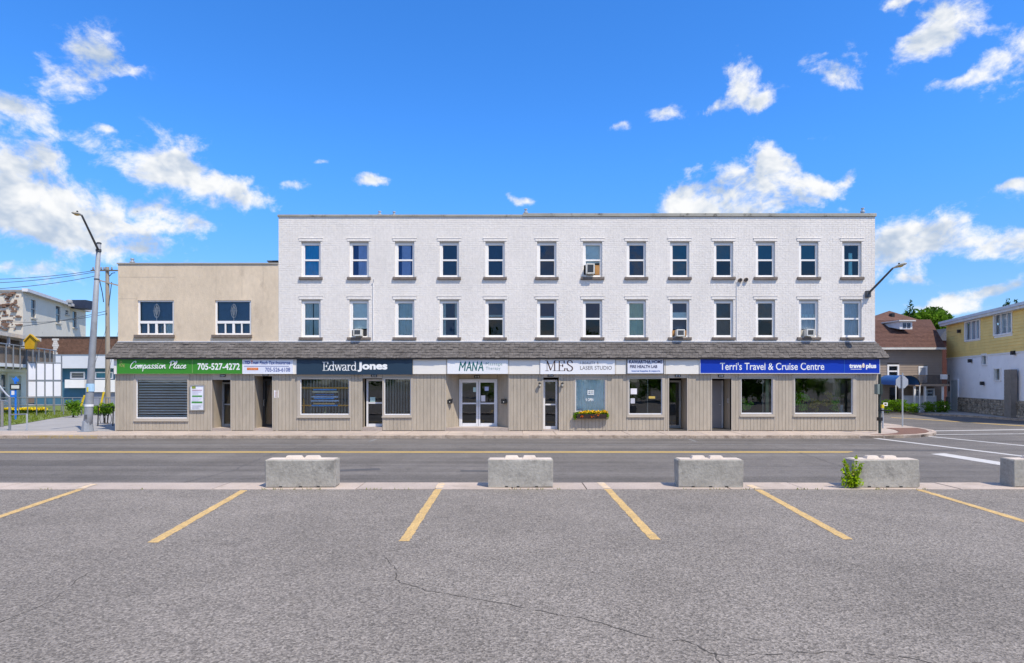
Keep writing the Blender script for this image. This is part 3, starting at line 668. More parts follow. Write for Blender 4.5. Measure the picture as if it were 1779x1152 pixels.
LOW = [dict(c=[(0, .52, 0, 1, cTEAL, 4), (.58, 1, 0, 1, cTEAL, 4)]), dict(c=[(0, 1, .22, 1, cMINT, 1)], ac=.30), dict(c=[(0, 1, 0, 1, cTEAL, 5)]), dict(c=[(0, .22, 0, 1, cTEAL, 2), (.82, 1, 0, 1, cTEAL, 2), (.2, .84, 0, 1, cINK_SKY, 1)]), dict(c=[(0, 1, .58, .64, cTEAL, 1), (0, 1, .64, 1, cSLATE_SKY, 1)]),
       dict(c=[(0, 1, .55, 1, cPLUM, 1), (0, 1, .55, .60, cTEAL, 1)]), dict(c=[(0, 1, .5, 1, cPLUM, 1)]), dict(c=[(0, 1, 0, 1, cSAGE, 4)]), dict(c=[(0, 1, .5, .72, cMINT, 1), (0, 1, .2, 1, cSLATE_SKY, 1)], ac=.32),
       dict(c=[(0, 1, 0, 1, cOLIVE, 2)]), dict(c=[(0, 1, .45, 1, cOLIVE, 2)]), dict(c=[(0, 1, .2, 1, cGREY, 4), (0, 1, .48, .66, cMINT, 1)], ac=.30), dict(c=[(0, .6, 0, 1, cGREY, 4), (.6, 1, 0, 1, cGREY, 4)])]
for i, c in enumerate(COLS):
    sash(c, 0, UP[i], GLT if i >= 8 else GLU); sash(c, 1, LOW[i])

WOODP = mat('plywood_filler', (.42, .22, .08), .8, .2, 5); ACW = mat('ac_case', (.66, .65, .60), .5, .08, 3); ACG = mat('ac_grille', (.06, .065, .075), .6)
def air_con(px0, px1, py0, py1, fill, label):
    x0, x1, z0, z1 = ux(px0), ux(px1), uz(py1), uz(py0); t = empty('air_conditioner', ((x0+x1)/2, YU-.1, z0), label, 'air conditioner', 'window air conditioners')
    yf = YU-.24
    frame_strips(x0, x1, z0, z1, yf, YU+.14, .05, .05, .05, .05).build('case', ACW, t, bevel=.006)
    bx('rear_coil', ACG, t, x0+.051, x1-.051, yf+.02, YU+.10, z0+.051, z1-.051)
    n = 7
    for k in range(n):
        zz = z0+.06+(z1-z0-.12)*(k+.5)/n; bx('louvre', mat('ac_louvre', (.12, .13, .14), .5), t, x0+.052, x1-.052, yf+.004, yf+.018, zz-.008, zz+.006)
    for (a, b, m_) in fill: bx('filler_panel', m_, t, ux(a), ux(b), YU+.07, YU+.10, z0+.0, z1-.02)
    return t
air_con(1017.5, 1032, 459.5, 477, [(1034.2, 1042, WOODP), (1014.6, 1017.2, mat('dark_filler', (.12, .07, .05), .8))], 'large air conditioner with plywood panel in the top-floor window with a pale blind')
air_con(616, 630, 572.5, 584, [(611, 615.6, DARKF), (630.5, 636.5, DARKF)], 'air conditioner with dark side panels under a mint blind, second column from the left')
air_con(1173.5, 1187.5, 573, 585, [(1168.6, 1173, WOODP), (1188, 1193, WOODP)], 'air conditioner between orange wood panels, ninth column of lower windows')
air_con(1397.5, 1411, 572.5, 584.5, [(1392.5, 1397, mat('cream_filler', (.5, .45, .36), .8)), (1411.6, 1416.6, WOODP)], 'air conditioner with one cream and one wood panel, second lower window from the right')
# conduit, vents and roof pipes on the brick building
PIPE = mat('painted_pipe', (.72, .72, .73), .6, .05, 3)
MB().tube([(ux(648.5), YU-.03, uz(592)), (ux(648.5), YU-.03, uz(492)), (ux(649.5), YU-.05, uz(489)), (ux(650), YU-.12, uz(485))], .018, 6).build('conduit', PIPE, wroot)
MB().tube([(ux(1279.5), YU-.025, uz(592)), (ux(1279.5), YU-.025, uz(490))], .012, 6).build('conduit', PIPE, wroot)
for (px, py) in ((1285.3, 487), (1295.5, 486.3)):
    v = MB(); v.tube([(ux(px), YU+.0, uz(py)), (ux(px), YU-.10, uz(py))], .085, 14); o = v.build('exhaust_vent', mat('vent_brown', (.16, .12, .09), .7, .2, 8), wroot)
    MB().tube([(ux(px), YU-.101, uz(py)), (ux(px), YU-.106, uz(py))], .06, 12).build('vent_opening', BLACK, o)
for (px, h) in ((655.5, .28), (681, .26), (914, .38), (1509.5, .42)):
    v = MB(); v.lathe((ux(px), YU+.5, ZT-.2), [(.06, 0), (.06, h+.1), (.10, h+.12), (.10, h+.18), (.05, h+.2), (.05, h+.26), (.075, h+.27), (.0755, h+.31)], 10); v.build('vent_pipe', mat('galvanised', (.5, .51, .52), .45, .1, 6, metal=.5), wroot)

# ---------------- stucco building
sroot = empty('stucco_building', (ux(344), YU, 0), 'two-storey beige stucco building with two wide white windows, left of the white brick block', 'building')
SX0, SX1 = ux(205), ux(484)-.006; ZS = uz(459)
SW = [(239, 302), (373.4, 436.2)]; sh_ = [(ux(a)-SX0, ux(b)-SX0, uz(581.6)-3.3, uz(521.8)-3.3) for a, b in SW]
mb = MB(); wall_holes(mb, (SX0, YU, 3.3), (1, 0, 0), SX1-SX0, ZS-3.3, sh_, .2); mb.build('wall', STUC, sroot)
s2 = MB(); s2.poly([(SX0, YU, 0), (SX0, YU, ZS), (SX0, YU+12, ZS), (SX0, YU+12, 0)]); s2.poly([(SX0, YU+12, 0), (SX1, YU+12, 0), (SX1, YU+12, ZS), (SX0, YU+12, ZS)]); s2.build('side_and_rear_walls', STUC, sroot)
bx('roof', ROOFM, sroot, SX0+.02, SX1-.02, YU+.02, YU+11.9, ZS-.3, ZS-.15)
bx('parapet_coping', mat('stucco_coping', (.36, .34, .30), .6, .1, 2), sroot, SX0-.04, SX1, YU-.04, YU+.25, ZS, ZS+.06, bevel=.008)
bx('roof_hatch', mat('hatch', (.22, .21, .2), .8), sroot, ux(457), SX1-.02, YU+.6, YU+2, ZS-.1, uz(451.5)+.02); bx('hatch_cap', mat('hatch_cap', (.12, .12, .12), .7), sroot, ux(456), SX1-.02, YU+.5, YU+2.1, uz(451.5)+.023, uz(449.5)+.02)
v = MB(); v.lathe((ux(220.5), YU+.4, ZS-.2), [(.07, 0), (.07, .32), (.11, .34), (.11, .40), (.06, .42), (.06, .47), (.085, .48), (.085, .53)], 10); v.build('vent_pipe', mat('galvanised', (.5, .5, .5)), sroot)
for q, (ym) in enumerate(((486, .0),)): pass
m_ = MB(); x0, x1, y0, y1, z0, z1 = SX0+.05, SX1-.05, YU+.21, YU+4, 3.45, ZS-.35
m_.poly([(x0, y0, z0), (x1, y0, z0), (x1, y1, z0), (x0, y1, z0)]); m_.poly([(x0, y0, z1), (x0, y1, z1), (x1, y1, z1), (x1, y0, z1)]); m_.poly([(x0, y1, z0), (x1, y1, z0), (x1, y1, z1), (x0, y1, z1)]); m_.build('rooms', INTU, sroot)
for wi, (a, b) in enumerate(SW):
    x0, x1, z0, z1 = ux(a), ux(b), uz(581.6), uz(521.8); y0, y1 = YU+.05, YU+.13; zm0, zm1 = uz(562), uz(557.5)
    win = frame_strips(x0, x1, z0, z1, y0, y1, .075, .075, .06, .07).build('window', WHITE, sroot)
    bx('transom', WHITE, win, x0+.075, x1-.075, y0-.005, y1, zm0, zm1, bevel=.006)
    MB().poly([(x0+.075, y0+.04, zm1), (x1-.075, y0+.04, zm1), (x1-.075, y0+.04, z1-.06), (x0+.075, y0+.04, z1-.06)]).build('pane', GLU, win)
    w4 = (x1-x0-.15)/4
    for k in range(1, 4): bx('mullion', WHITE, win, x0+.075+w4*k-(.05 if k == 2 else .028), x0+.075+w4*k+(.05 if k == 2 else .028), y0, y1-.01, z0+.07, zm0-.002)
    for k in range(4): MB().poly([(x0+.075+w4*k+.02, y0+.045, z0+.07), (x0+.075+w4*(k+1)-.02, y0+.045, z0+.07), (x0+.075+w4*(k+1)-.02, y0+.045, zm0), (x0+.075+w4*k+.02, y0+.045, zm0)]).build('pane', GLU, win)
    cx = (x0+x1)/2; zc = uz(540); o = MB(); yy = y0+.030
    el_ = lambda rx, rz: [(cx+rx*math.sin(an*math.pi/8), yy, zc+rz*math.cos(an*math.pi/8)) for an in range(17)]
    o.tube(el_(.12, .30), .010, 5, False); o.tube(el_(.055, .19), .009, 5, False); o.tube([(cx, yy, zc+.34), (cx, yy, zm1+.0)], .010, 5); o.tube([(cx-.16, yy, zc), (cx+.16, yy, zc)], .009, 5); o.tube([(cx-.07, yy, zc+.1), (cx, yy, zc+.24), (cx+.07, yy, zc+.1), (cx, yy, zc-.16), (cx-.07, yy, zc+.1)], .008, 5)
    o.build('leaded_ornament', mat('lead_ornament', (.22, .26, .30), .5, .05, 3), win)
    curtain(win, CLO('blue_painted_sky', (.10, .19, .30)), x0+.08, x1-.08, z0+.05, z1-.05, YU+.20, 1, .001, 'blind')  # slate-blue sheet behind the panes, sky reflection put into its colour
    if wi == 0:
        curtain(win, cTEAL, x0+.1+w4*3, x1-.1, z0+.07, zm0, YU+.16, 3)
        f_ = MB(); f_.lathe((x0+.08+w4*2.5, YU+.19, z0+.03), [(.05, 0), (.06, .05), (.02, .16), (.035, .22), (.05, .28), (.03, .36), (.01, .38)], 8); f_.build('figurine', mat('figurine', (.5, .38, .3)), win)
    bx('sill', SILL, win, ux(a-5), ux(b+2), YU-.09, YU+.045, uz(586.6), z0-.002, bevel=.01)
# faint score lines of the stucco panels
SC = mat('stucco_score', (.46, .39, .31), .9)
for px in (375.5, 420.5, 457): bx('score_line', SC, sroot, ux(px)-.006, ux(px)+.006, YU-.003, YU+.01, uz(518), ZS-.02)
for (a, b, py) in ((206, 238, 519), (206, 304, 481.5)): bx('score_line', SC, sroot, ux(a), ux(b), YU-.003, YU+.01, uz(py)-.006, uz(py)+.006)

# ---------------- storefront wall shared mould
ZF = fz(650)
def rect(a, b, t, bt): return (fx(a), fx(b), fz(bt), fz(t))
S_OPEN = [('w', 233.5, 327, 657, 731), ('d', 368.3, 400.5, 660, 748.8), ('d', 442, 473, 653.5, 748.8)]
W_OPEN = [('w', 517.5, 608, 655.5, 725), ('d', 629.7, 664.2, 657.5, 748.8), ('w', 664.5, 715, 656, 724.5), ('d', 775, 883.5, 650.5, 748.8), ('d', 944, 971, 656, 748.8), ('w', 998, 1053, 656.5, 716),
          ('w', 1090.5, 1153.4, 657, 724), ('d', 1162.3, 1193.6, 657, 748.8), ('d', 1237, 1270.5, 658, 748.8), ('w', 1286, 1345, 657, 723), ('w', 1378.5, 1486, 656, 723)]
SBOARD = {}
def board(parent, x0, x1, z0, z1):
    w = round(x1-x0, 4); key = (w, round(z0, 3), round(z1, 3))
    if key not in SBOARD:
        o = MB().box(x0, x1, YS, YS+.025, z0, z1).build('siding_board', SID, parent, bevel=.006); SBOARD[key] = o.data; return o
    org = Vector(((x0+x1)/2, YS+.0125, z0)); return link_mesh('siding_board', SBOARD[key], parent, org)
def storefront(root, x0, x1, opens):
    hs_ = [(max(fx(o[1]), x0)-x0, fx(o[2])-x0, 0.0 if o[0] == 'd' else fz(o[4]), fz(o[3])) for o in opens]
    mb = MB(); wall_holes(mb, (x0, YS+.027, 0), (1, 0, 0), x1-x0, ZF, hs_, .16); bw = mb.build('storefront_wall', SIDB, root)
    edges = [x0]
    for o in opens: edges += [fx(o[1]), fx(o[2])]
    edges.append(x1)
    for a, b in zip(edges[::2], edges[1::2]):
        if b-a < .03: continue
        a2, b2 = a+.055, b-.055
        bx('corner_trim', TRIM, bw, a+.002, a+.052, YS-.012, YS+.026, .01, ZF, bevel=.004); bx('corner_trim', TRIM, bw, b-.052, b-.002, YS-.012, YS+.026, .01, ZF, bevel=.004)
        n = max(1, round((b2-a2)/.155)); w = (b2-a2)/n
        for k in range(n): board(bw, a2+w*k+.0045, a2+w*(k+1)-.0045, .03, ZF-.003)
    for o in opens:
        a, b = fx(o[1]), fx(o[2])
        if fz(o[3]) < ZF-.03: bx('header_board', TRIM, bw, a+.004, b-.004, YS+.002, YS+.026, fz(o[3])+.003, ZF-.003)
        if o[0] == 'w':
            n = max(1, round((b-a)/.155)); w = (b-a)/n; zt = fz(o[4])
            for k in range(n): board(bw, a+w*k+.0045, a+w*(k+1)-.0045, .03, zt-.004)
    return bw
storefront(sroot, SX0, SX1, S_OPEN); storefront(wroot, WX0, WX1, W_OPEN)
bx('storefront_end', SID, wroot, WX1+.002, WX1+.04, YS+.03, YU, 0, 3.2); bx('storefront_end', SID, sroot, SX0-.03, SX0-.002, YS+.03, YU, 0, 3.2)
for (root, x0, x1) in ((sroot, SX0, SX1), (wroot, WX0, WX1)):
    bx('fascia_band', FASC, root, x0, x1, YS-.095, YS+.12, ZF+.002, 3.19)
    m_ = MB(); y0, y1, z0, z1 = YS+.2, YS+6.5, .015, 3.22; a, b = x0+.04, x1-.04
    m_.poly([(a, y0, z0), (b, y0, z0), (b, y1, z0), (a, y1, z0)]); m_.poly([(a, y0, z1), (a, y1, z1), (b, y1, z1), (b, y0, z1)]); m_.poly([(a, y1, z0), (b, y1, z0), (b, y1, z1), (a, y1, z1)])
    for px in ((348,) if root is sroot else (612, 745, 905, 985, 1078, 1215, 1362)): m_.box(fx(px)-.05, fx(px)+.05, y0, y1, z0, z1)
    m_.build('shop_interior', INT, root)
# fascia joints between the plain panels
for px in (717.5, 776, 884, 938, 1069, 1088, 1155, 1215): bx('fascia_joint', TRIM, wroot, fx(px)-.015, fx(px)+.015, YS-.101, YS-.096, ZF+.01, 3.18)

# ---------------- shingled pent roof over the shops
SHM = mat('weathered_shingle', (.125, .113, .106), .95, .22, 1.6, .5, 35, fine=.30, fscale=5, stretch=(1, 1, 2.2), dirt=((.30, .28, .26), 9.0, .66, .74))
EY, EZ, TY, TZ = 27.58, 3.215, 28.0, 3.926
def pent(root, xe0, xt0, xe1, xt1, seed):
    g = random.Random(seed)
    aw = MB(); e = .025
    pr = [(xe0, EY+e, EZ-.02), (xe1, EY+e, EZ-.02), (xt1, TY-.012, TZ-.02), (xt0, TY-.012, TZ-.02), (xe0, TY-.21, EZ-.021), (xe1, TY-.21, EZ-.021)]
    aw.v = pr; aw.f = [(0, 1, 2, 3), (0, 4, 5, 1), (0, 3, 4), (1, 5, 2), (3, 2, 5, 4)]
    a = aw.build('pent_roof', SHM, root)
    bx('eave_board', mat('eave_board', (.07, .06, .055), .8), a, xe0+.01, xe1-.01, EY+.012, EY+.034, EZ-.075, EZ-.02)
    sg = MB(); rows = 6; cnt = 0; d = Vector((0, TY-EY, TZ-EZ)); n = Vector((0, -(TZ-EZ), TY-EY)).normalized()
    for r_ in range(rows):
        t0, t1 = r_/rows-.012, min(1, (r_+1.35)/rows); xa = xe0+(xt0-xe0)*(r_/rows); xb = xe1+(xt1-xe1)*(r_/rows)
        x = xa-g.uniform(0, .1)
        while x < xb:
            w = g.uniform(.12, .30); x0, x1 = max(x+.004, xa), min(x+w-.004, xb)
            if x1-x0 > .02:
                th = g.uniform(.016, .040); dt = g.uniform(-.022, .012)
                A0 = Vector((0, EY, EZ))+d*(t0+dt); A1 = Vector((0, EY, EZ))+d*t1; tl = g.uniform(-.006, .006)
                P = [(x0, A0+n*th), (x1, A0+n*(th+tl)), (x1, A1+n*.005), (x0, A1+n*.005), (x0, A0-n*.002), (x1, A0-n*.002)]
                FS = [(0, 1, 2, 3), (4, 5, 1, 0), (4, 0, 3), (5, 2, 1)]
                if cnt < 300:
                    one = MB(); one.v = [(p, q.y, q.z) for p, q in P]; one.f = FS; one.build('shingle', SHM, a); cnt += 1
                else:
                    i = len(sg.v); sg.v += [(p, q.y, q.z) for p, q in P]; sg.f += [tuple(i+k for k in f_) for f_ in FS]
            x += w
    if sg.v: sg.build('shingles', SHM, a, kind='stuff')
    bx('flashing', mat('flashing_grey', (.55, .55, .57), .5, .1, 3), a, xt0+.01, xt1-.01, TY-.055, TY-.006-.008, TZ-.02, TZ+.025)
pent(sroot, -17.72, SX0, SX1, SX1, 3); pent(wroot, SX1+.006, WX0, 16.44, WX1, 4)

# ---------------- shop windows
def shop_window(root, a, b, t, bt, ta, tb, tt, tbt, gl=GLS, inner=WALU):
    """a..bt glass in px, ta..tbt outer trim in px"""
    x0, x1, z0, z1 = rect(ta, tb, tt, tbt); g0, g1, h0, h1 = rect(a, b, t, bt)
    w = frame_strips(x0, x1, z0, z1, YS-.022, YS+.10, max(.03, g0-x0-.035), max(.03, x1-g1-.035), max(.03, z1-h1-.03), max(.03, h0-z0-.05)).build('window', TRIM, root)
    frame_strips(g0-.036, g1+.036, h0-.05, h1+.03, YS+.02, YS+.09, .032, .032, .026, .045).build('inner_frame', inner, w)
    bx('window_sill', TRIM, w, x0-.03, x1+.03, YS-.055, YS-.024, z0-.03, z0+.025, bevel=.006)
    MB().poly([(g0-.005, YS+.06, h0-.006), (g1+.005, YS+.06, h0-.006), (g1+.005, YS+.06, h1+.006), (g0-.005, YS+.06, h1+.006)]).build('pane', gl, w)
    return w, (g0, g1, h0, h1)
w1, g1_ = shop_window(sroot, 238, 324.6, 659.7, 725, 233.5, 327, 657, 731)
BLD = mat('blind_slat', (.72, .74, .72), .6, .12, 1.2)
n = 14
for k in range(n):
    zz = g1_[2]+(g1_[3]-g1_[2])*(k+.5)/n; x0, x1 = g1_[0]+.01, g1_[1]-.01
    MB().prism([(x0, YS+.10, zz-.034), (x1, YS+.10, zz-.034+random.uniform(-.006, .006)), (x1, YS+.13, zz+.020), (x0, YS+.13, zz+.020)], (0, .006, .004)).build('blind_slat', BLD, w1)
w2, g2_ = shop_window(wroot, 523, 605.4, 659, 718.6, 517.5, 608, 655.5, 725)
w3, g3_ = shop_window(wroot, 669, 712.5, 659, 719, 664.5, 715, 656, 724.5)
VBL = mat('vertical_blind', (.46, .46, .42), .7, .15, 2)
for (w_, g_, nn) in ((w2, g2_, 15), (w3, g3_, 9)):
    for k in range(nn):
        xx = g_[0]+(g_[1]-g_[0])*(k+.5)/nn; an = R(62+random.uniform(-7, 7)); dx = .05*math.cos(an); dy = .05*math.sin(an)
        MB().prism([(xx-dx, YS+.24-dy, g_[2]), (xx+dx, YS+.24+dy, g_[2]), (xx+dx, YS+.24+dy, g_[3]), (xx-dx, YS+.24-dy, g_[3])], (.002, 0, 0)).build('vertical_blind', VBL, w_)
w4, g4_ = shop_window(wroot, 1001, 1050, 659.5, 714, 998, 1053, 656.5, 716)
cAQ = CLO('aqua_drape', (.80, .90, .87))
curtain(w4, cAQ, g4_[0], g4_[0]+.46, g4_[2], g4_[3], YS+.095, 4, .014); curtain(w4, cAQ, g4_[0]+.45, g4_[1], g4_[2], g4_[3], YS+.115, 5, .014)
w5, g5_ = shop_window(wroot, 1093.8, 1149, 658.5, 718, 1090.5, 1153.4, 657, 724)
bx('mullion', mat('dull_mullion', (.25, .25, .22), .6), w5, fx(1126)-.02, fx(1126)+.02, YS+.10, YS+.13, g5_[2], g5_[3])
w6, g6_ = shop_window(wroot, 1288.8, 1341, 658.2, 717, 1286, 1345, 657, 723)
bx('mullion', mat('dull_mullion', (.25, .25, .22), .6), w6, fx(1327)-.02, fx(1327)+.02, YS+.10, YS+.13, g6_[2], g6_[3])
curtain(w6, CLO('dim_green', (.30, .38, .24)), fx(1335), g6_[1], g6_[2], g6_[3], YS+.3, 2, .02)
w7, g7_ = shop_window(wroot, 1381.8, 1480, 657.5, 717, 1378.5, 1486, 656, 723)
curtain(w7, CLO('dim_brown', (.26, .22, .17)), fx(1456), fx(1470), g7_[2], g7_[3], YS+.5, 2, .02)

# ---------------- entry recesses and doors
def recess(root, a, b, t, depth, floor_m=CONC, splay=0.0, step=.12, ceil=None):
    x0, x1 = fx(a), fx(b); z1 = fz(t); y0, y1 = YS+.03, YS+depth
    mb = MB()
    mb.poly([(x0, y0, 0), (x0, y0, z1), (x0+splay, y1, z1), (x0+splay, y1, 0)]); mb.poly([(x1, y0, z1), (x1, y0, 0), (x1-splay, y1, 0), (x1-splay, y1, z1)])
    mb.poly([(x0, y0, z1), (x1, y0, z1), (x1-splay, y1, z1), (x0+splay, y1, z1)])
    r_ = mb.build('entry_recess', SID, root)
    MB().prism([(x0+.004, YS+.01, .004), (x1-.004, YS+.01, .004), (x1-splay-.004, y1, .004), (x0+splay+.004, y1, .004)], (0, 0, step)).build('doorstep', floor_m, r_)
    if splay:   # board joints on the slanted cheeks
        for k in range(1, 5):
            for s in (0, 1):
                xx = x0+splay*k/5 if s == 0 else x1-splay*k/5; yy = y0+(y1-y0)*k/5; dx = .004 if s == 0 else -.004
                MB().box(xx+dx*.2, xx+dx, yy-.006, yy+.006, step+.01, z1-.01).build('board_joint', SIDB, r_)
    return r_, (x0+splay, x1-splay, step, z1, y1)
def glass_door(root, x0, x1, z0, z1, y, m_fr, mid=True, hinge='l', stile=.085, gl=GLS, solid=None):
    d = frame_strips(x0, x1, z0, z1, y-.05, y, stile, stile, stile, stile*1.5).build('door', m_fr, root, bevel=.004)
    a, b, c, e = x0+stile, x1-stile, z0+stile*1.5, z1-stile; zm = z0+(z1-z0)*.50
    if mid: bx('door_rail', m_fr, d, a, b, y-.045, y-.005, zm-.035, zm+.03)
    if solid: bx('door_panel', solid, d, a, b, y-.035, y-.01, c, e)
    else: MB().poly([(a, y-.022, c), (b, y-.022, c), (b, y-.022, e), (a, y-.022, e)]).build('pane', gl, d)
    hxx = b+stile*.4 if hinge == 'l' else a-stile*.4
    MB().tube([(hxx, y-.05, zm-.14), (hxx, y-.11, zm-.13), (hxx, y-.11, zm+.13), (hxx, y-.05, zm+.14)], .014, 6).build('handle', ALU, d)
    return d
# first door (left) : narrow dark door at the right-hand of its porch
r1, q = recess(sroot, 368.3, 400.5, 660, .95); x1 = q[1]; 
bx('jamb_wall', SID, r1, q[0], q[0]+.02, q[4]-.02, q[4]+.02, q[2], q[3])
glass_door(sroot, q[0]+.02, x1-.01, q[2]+.004, q[3]-.10, q[4]+.03, mat('steel_door', (.33, .36, .39), .5), True, 'r')
r2, q = recess(sroot, 442, 473, 653.5, .95); d2 = glass_door(sroot, q[0]+.02, q[1]-.01, q[2]+.004, q[3]-.12, q[4]+.03, mat('dark_door_frame', (.05, .05, .055), .5), False, 'r')
bx('wood_panel', mat('brown_wood_panel', (.16, .075, .035), .6, .2, 3, stretch=(3, 3, .3)), d2, q[0]+.12, q[1]-.3, q[4]+.2, q[4]+.23, .2, 2.0)
r3, q = recess(wroot, 629.7, 664.2, 657.5, .45, step=.16); glass_door(wroot, q[0]+.08, q[1]+.0, q[2]+.004, q[3]-.03, q[4], WALU, True, 'l')
r4, q = recess(wroot, 775, 883.5, 650.5, .85, splay=.50, step=.14)
xm = (q[0]+q[1])/2
bx('door_header', SID, r4, q[0], q[1], q[4]-.02, q[4]+.02, 2.28, q[3]); frame_strips(q[0]+.01, q[1]-.01, q[2], 2.275, q[4]-.06, q[4]+.02, .05, .05, .06, .02).build('door_frame', WALU, r4)
glass_door(wroot, q[0]+.065, xm-.008, q[2]+.024, 2.21, q[4], WALU, True, 'l'); glass_door(wroot, xm+.008, q[1]-.065, q[2]+.024, 2.21, q[4], WALU, True, 'r')
r5, q = recess(wroot, 944, 971, 656, .40, step=.05); glass_door(wroot, q[0]+.01, q[1]-.04, q[2]+.01, q[3]-.10, q[4], WALU, True, 'l')
r6, q = recess(wroot, 1162.3, 1193.6, 657, .95, step=.06, floor_m=mat('dark_tile', (.07, .065, .06), .7)); glass_door(wroot, q[0]+.01, q[1]-.02, q[2]+.01, q[3]-.10, q[4]+.03, mat('dull_door_frame', (.30, .31, .31), .5), False, 'l')
r7, q = recess(wroot, 1237, 1270.5, 658, .95, step=.06, floor_m=mat('dark_tile', (.07, .065, .06))); GD = mat('grey_slab_door', (.26, .25, .26), .5, .04, 2)
dd = bx('door', GD, wroot, q[0]+.01, q[1]-.13, q[4]-.02, q[4]+.03, q[2]+.01, q[3]-.08); bx('door_jamb', mat('jamb_grey', (.45, .46, .48), .5), dd, q[1]-.128, q[1]-.05, q[4]-.04, q[4]+.03, q[2]+.01, q[3]-.08)
bx('door_light', GLT, dd, q[0]+.06, q[0]+.20, q[4]-.03, q[4]-.021, 1.72, 2.12); frame_strips(q[0]+.04, q[0]+.22, 1.70, 2.14, q[4]-.028, q[4]-.021, .02, .02, .02, .02).build('door_light_frame', DARKF, dd)
MB().tube([(q[1]-.18, q[4]-.02, 1.12), (q[1]-.18, q[4]-.07, 1.12), (q[1]-.26, q[4]-.07, 1.12)], .013, 6).build('handle', ALU, dd)
bx('intercom', ALU, r7, fx(1270.5)-.022, fx(1270.5)-.002, YS+.35, YS+.47, 1.22, 1.42)

# ================================================================== signs
YSG = 27.66
gx = lambda px: X(px, YSG); gz = lambda py: Zh(py, YSG)
def sign(name, a, b, t, bt, label, face, border, bw=.03):
    x0, x1, z0, z1 = gx(a), gx(b), gz(bt), gz(t)
    o = empty(name, ((x0+x1)/2, YSG+.08, z0), label, 'sign', 'shop signs along the fascia')
    frame_strips(x0, x1, z0, z1, YSG, YS-.099, bw, bw, bw, bw).build('cabinet', border, o)
    bx('face', face, o, x0+bw+.001, x1-bw-.001, YSG+.008, YSG+.02, z0+bw+.001, z1-bw-.001)
    return o
YT = YSG+.004
SF = lambda n, c, r=.35: mat('sign_'+n, c, r, .03, .6)
LW = mat('letter_white', (.82, .83, .82), .5, .02, 1)
s1 = sign('shop_sign', 203, 420.4, 623.6, 649.3, 'long green sign reading Compassion Place with phone number 705-527-4272', SF('green', (.045, .24, .025)), SF('green_edge', (.10, .30, .05)), .012)
put_text(None, LW, s1, gx(226), gx(324), gz(645.5), gz(626.8), YT, geom=nib_strokes(layout('Compassion Place', SCRIPT, .035), .075, None, .22))
put_text('705-527-4272', LW, s1, gx(343), gx(416.5), gz(642.8), gz(631), YT, offset=.022)
bx('panel_joint', SF('green_joint', (.20, .36, .12)), s1, gx(334)-.012, gx(334)+.012, YSG+.001, YSG+.009, gz(648.5), gz(624.5))
SYM = mat('symbol_olive', (.30, .33, .10), .5)
put_text(None, SYM, s1, gx(207), gx(216), gz(639), gz(627), YT, geom=nib_strokes([spline([(.1,.2),(.0,.5),(.3,.9),(.5,.8),(.3,.5),(.1,.3),(.5,.1)]), [(.5,.1),(.65,.5),(.8,.1),(.95,.5),(.95,0)]], .09), name='emblem')
s2g = sign('shop_sign', 421, 509, 623.8, 649.6, 'white insurance sign with blue lettering and an orange bar, beside the green sign', SF('white_blue', (.70, .72, .80)), SF('white_edge', (.78, .79, .82)), .025)
NB = mat('letter_navy', (.06, .09, .30), .5); RD = mat('letter_red', (.55, .05, .03), .5); ORG = mat('letter_orange', (.70, .16, .03), .5)
put_text('TD', NB, s2g, gx(425), gx(434.5), gz(632.6), gz(627.2), YT, offset=.05); put_text('T', RD, s2g, gx(435.8), gx(439.2), gz(632.6), gz(626.6), YT, offset=.05); put_text('rust', NB, s2g, gx(439.6), gx(449), gz(632.6), gz(627.6), YT, offset=.03); put_text('Finch Tax Insurance', NB, s2g, gx(451), gx(504), gz(633.2), gz(627.2), YT, shear=.15, offset=.02)
bx('rule', NB, s2g, gx(424), gx(502), YSG+.002, YSG+.007, gz(636.6), gz(635.9)); ob = bx('orange_bar', ORG, s2g, gx(429), gx(448.5), YSG+.003, YSG+.007, gz(643), gz(638.8)); put_text('HARVEST', mat('letter_peach', (.8, .45, .25)), s2g, gx(430.5), gx(447), gz(642.2), gz(639.6), YSG+.002)
put_text('705-526-6108', NB, s2g, gx(460.5), gx(504), gz(645.8), gz(638.6), YT, offset=.015)
s3 = sign('shop_sign', 515.5, 716.6, 623.2, 651, 'dark navy sign reading Edward Jones in white', SF('navy', (.022, .045, .075)), SF('navy_edge', (.03, .05, .08)), .012)
put_text(None, LW, s3, gx(560), gx(620), gz(644), gz(628), YT, geom=nib_strokes(layout('Edward', SERIF, .06), .085, .03)); put_text('Jones', LW, s3, gx(621), gx(673), gz(646), gz(628.8), YT, offset=.045)
s4 = sign('shop_sign', 777.2, 882.4, 623.6, 649.4, 'white sign reading MANA Massage Therapy in teal letters over the double doors', SF('white', (.78, .78, .79)), SF('white_edge', (.78, .79, .82)), .012)
TE = mat('letter_teal', (.005, .13, .13), .5); TG = mat('letter_grey_teal', (.25, .38, .38), .5)
put_text(None, TE, s4, gx(797), gx(840), gz(644.8), gz(628), YT, geom=nib_strokes(layout('MANA', HAND, .1), .105)); put_text('Massage', TG, s4, gx(844), gx(872.5), gz(636.4), gz(629.3), YT, spacing=1.1); put_text('Therapy', TG, s4, gx(844), gx(869.5), gz(643.8), gz(637.3), YT, spacing=1.1)
s5 = sign('shop_sign', 938.7, 1068, 623.6, 650, 'white sign reading MES Laser Studio in brown serif capitals', SF('white', (.78, .78, .79)), SF('white_edge', (.78, .79, .82)), .012)
BR = mat('letter_brown', (.07, .03, .02), .5); GR = mat('letter_grey', (.16, .14, .14), .5)
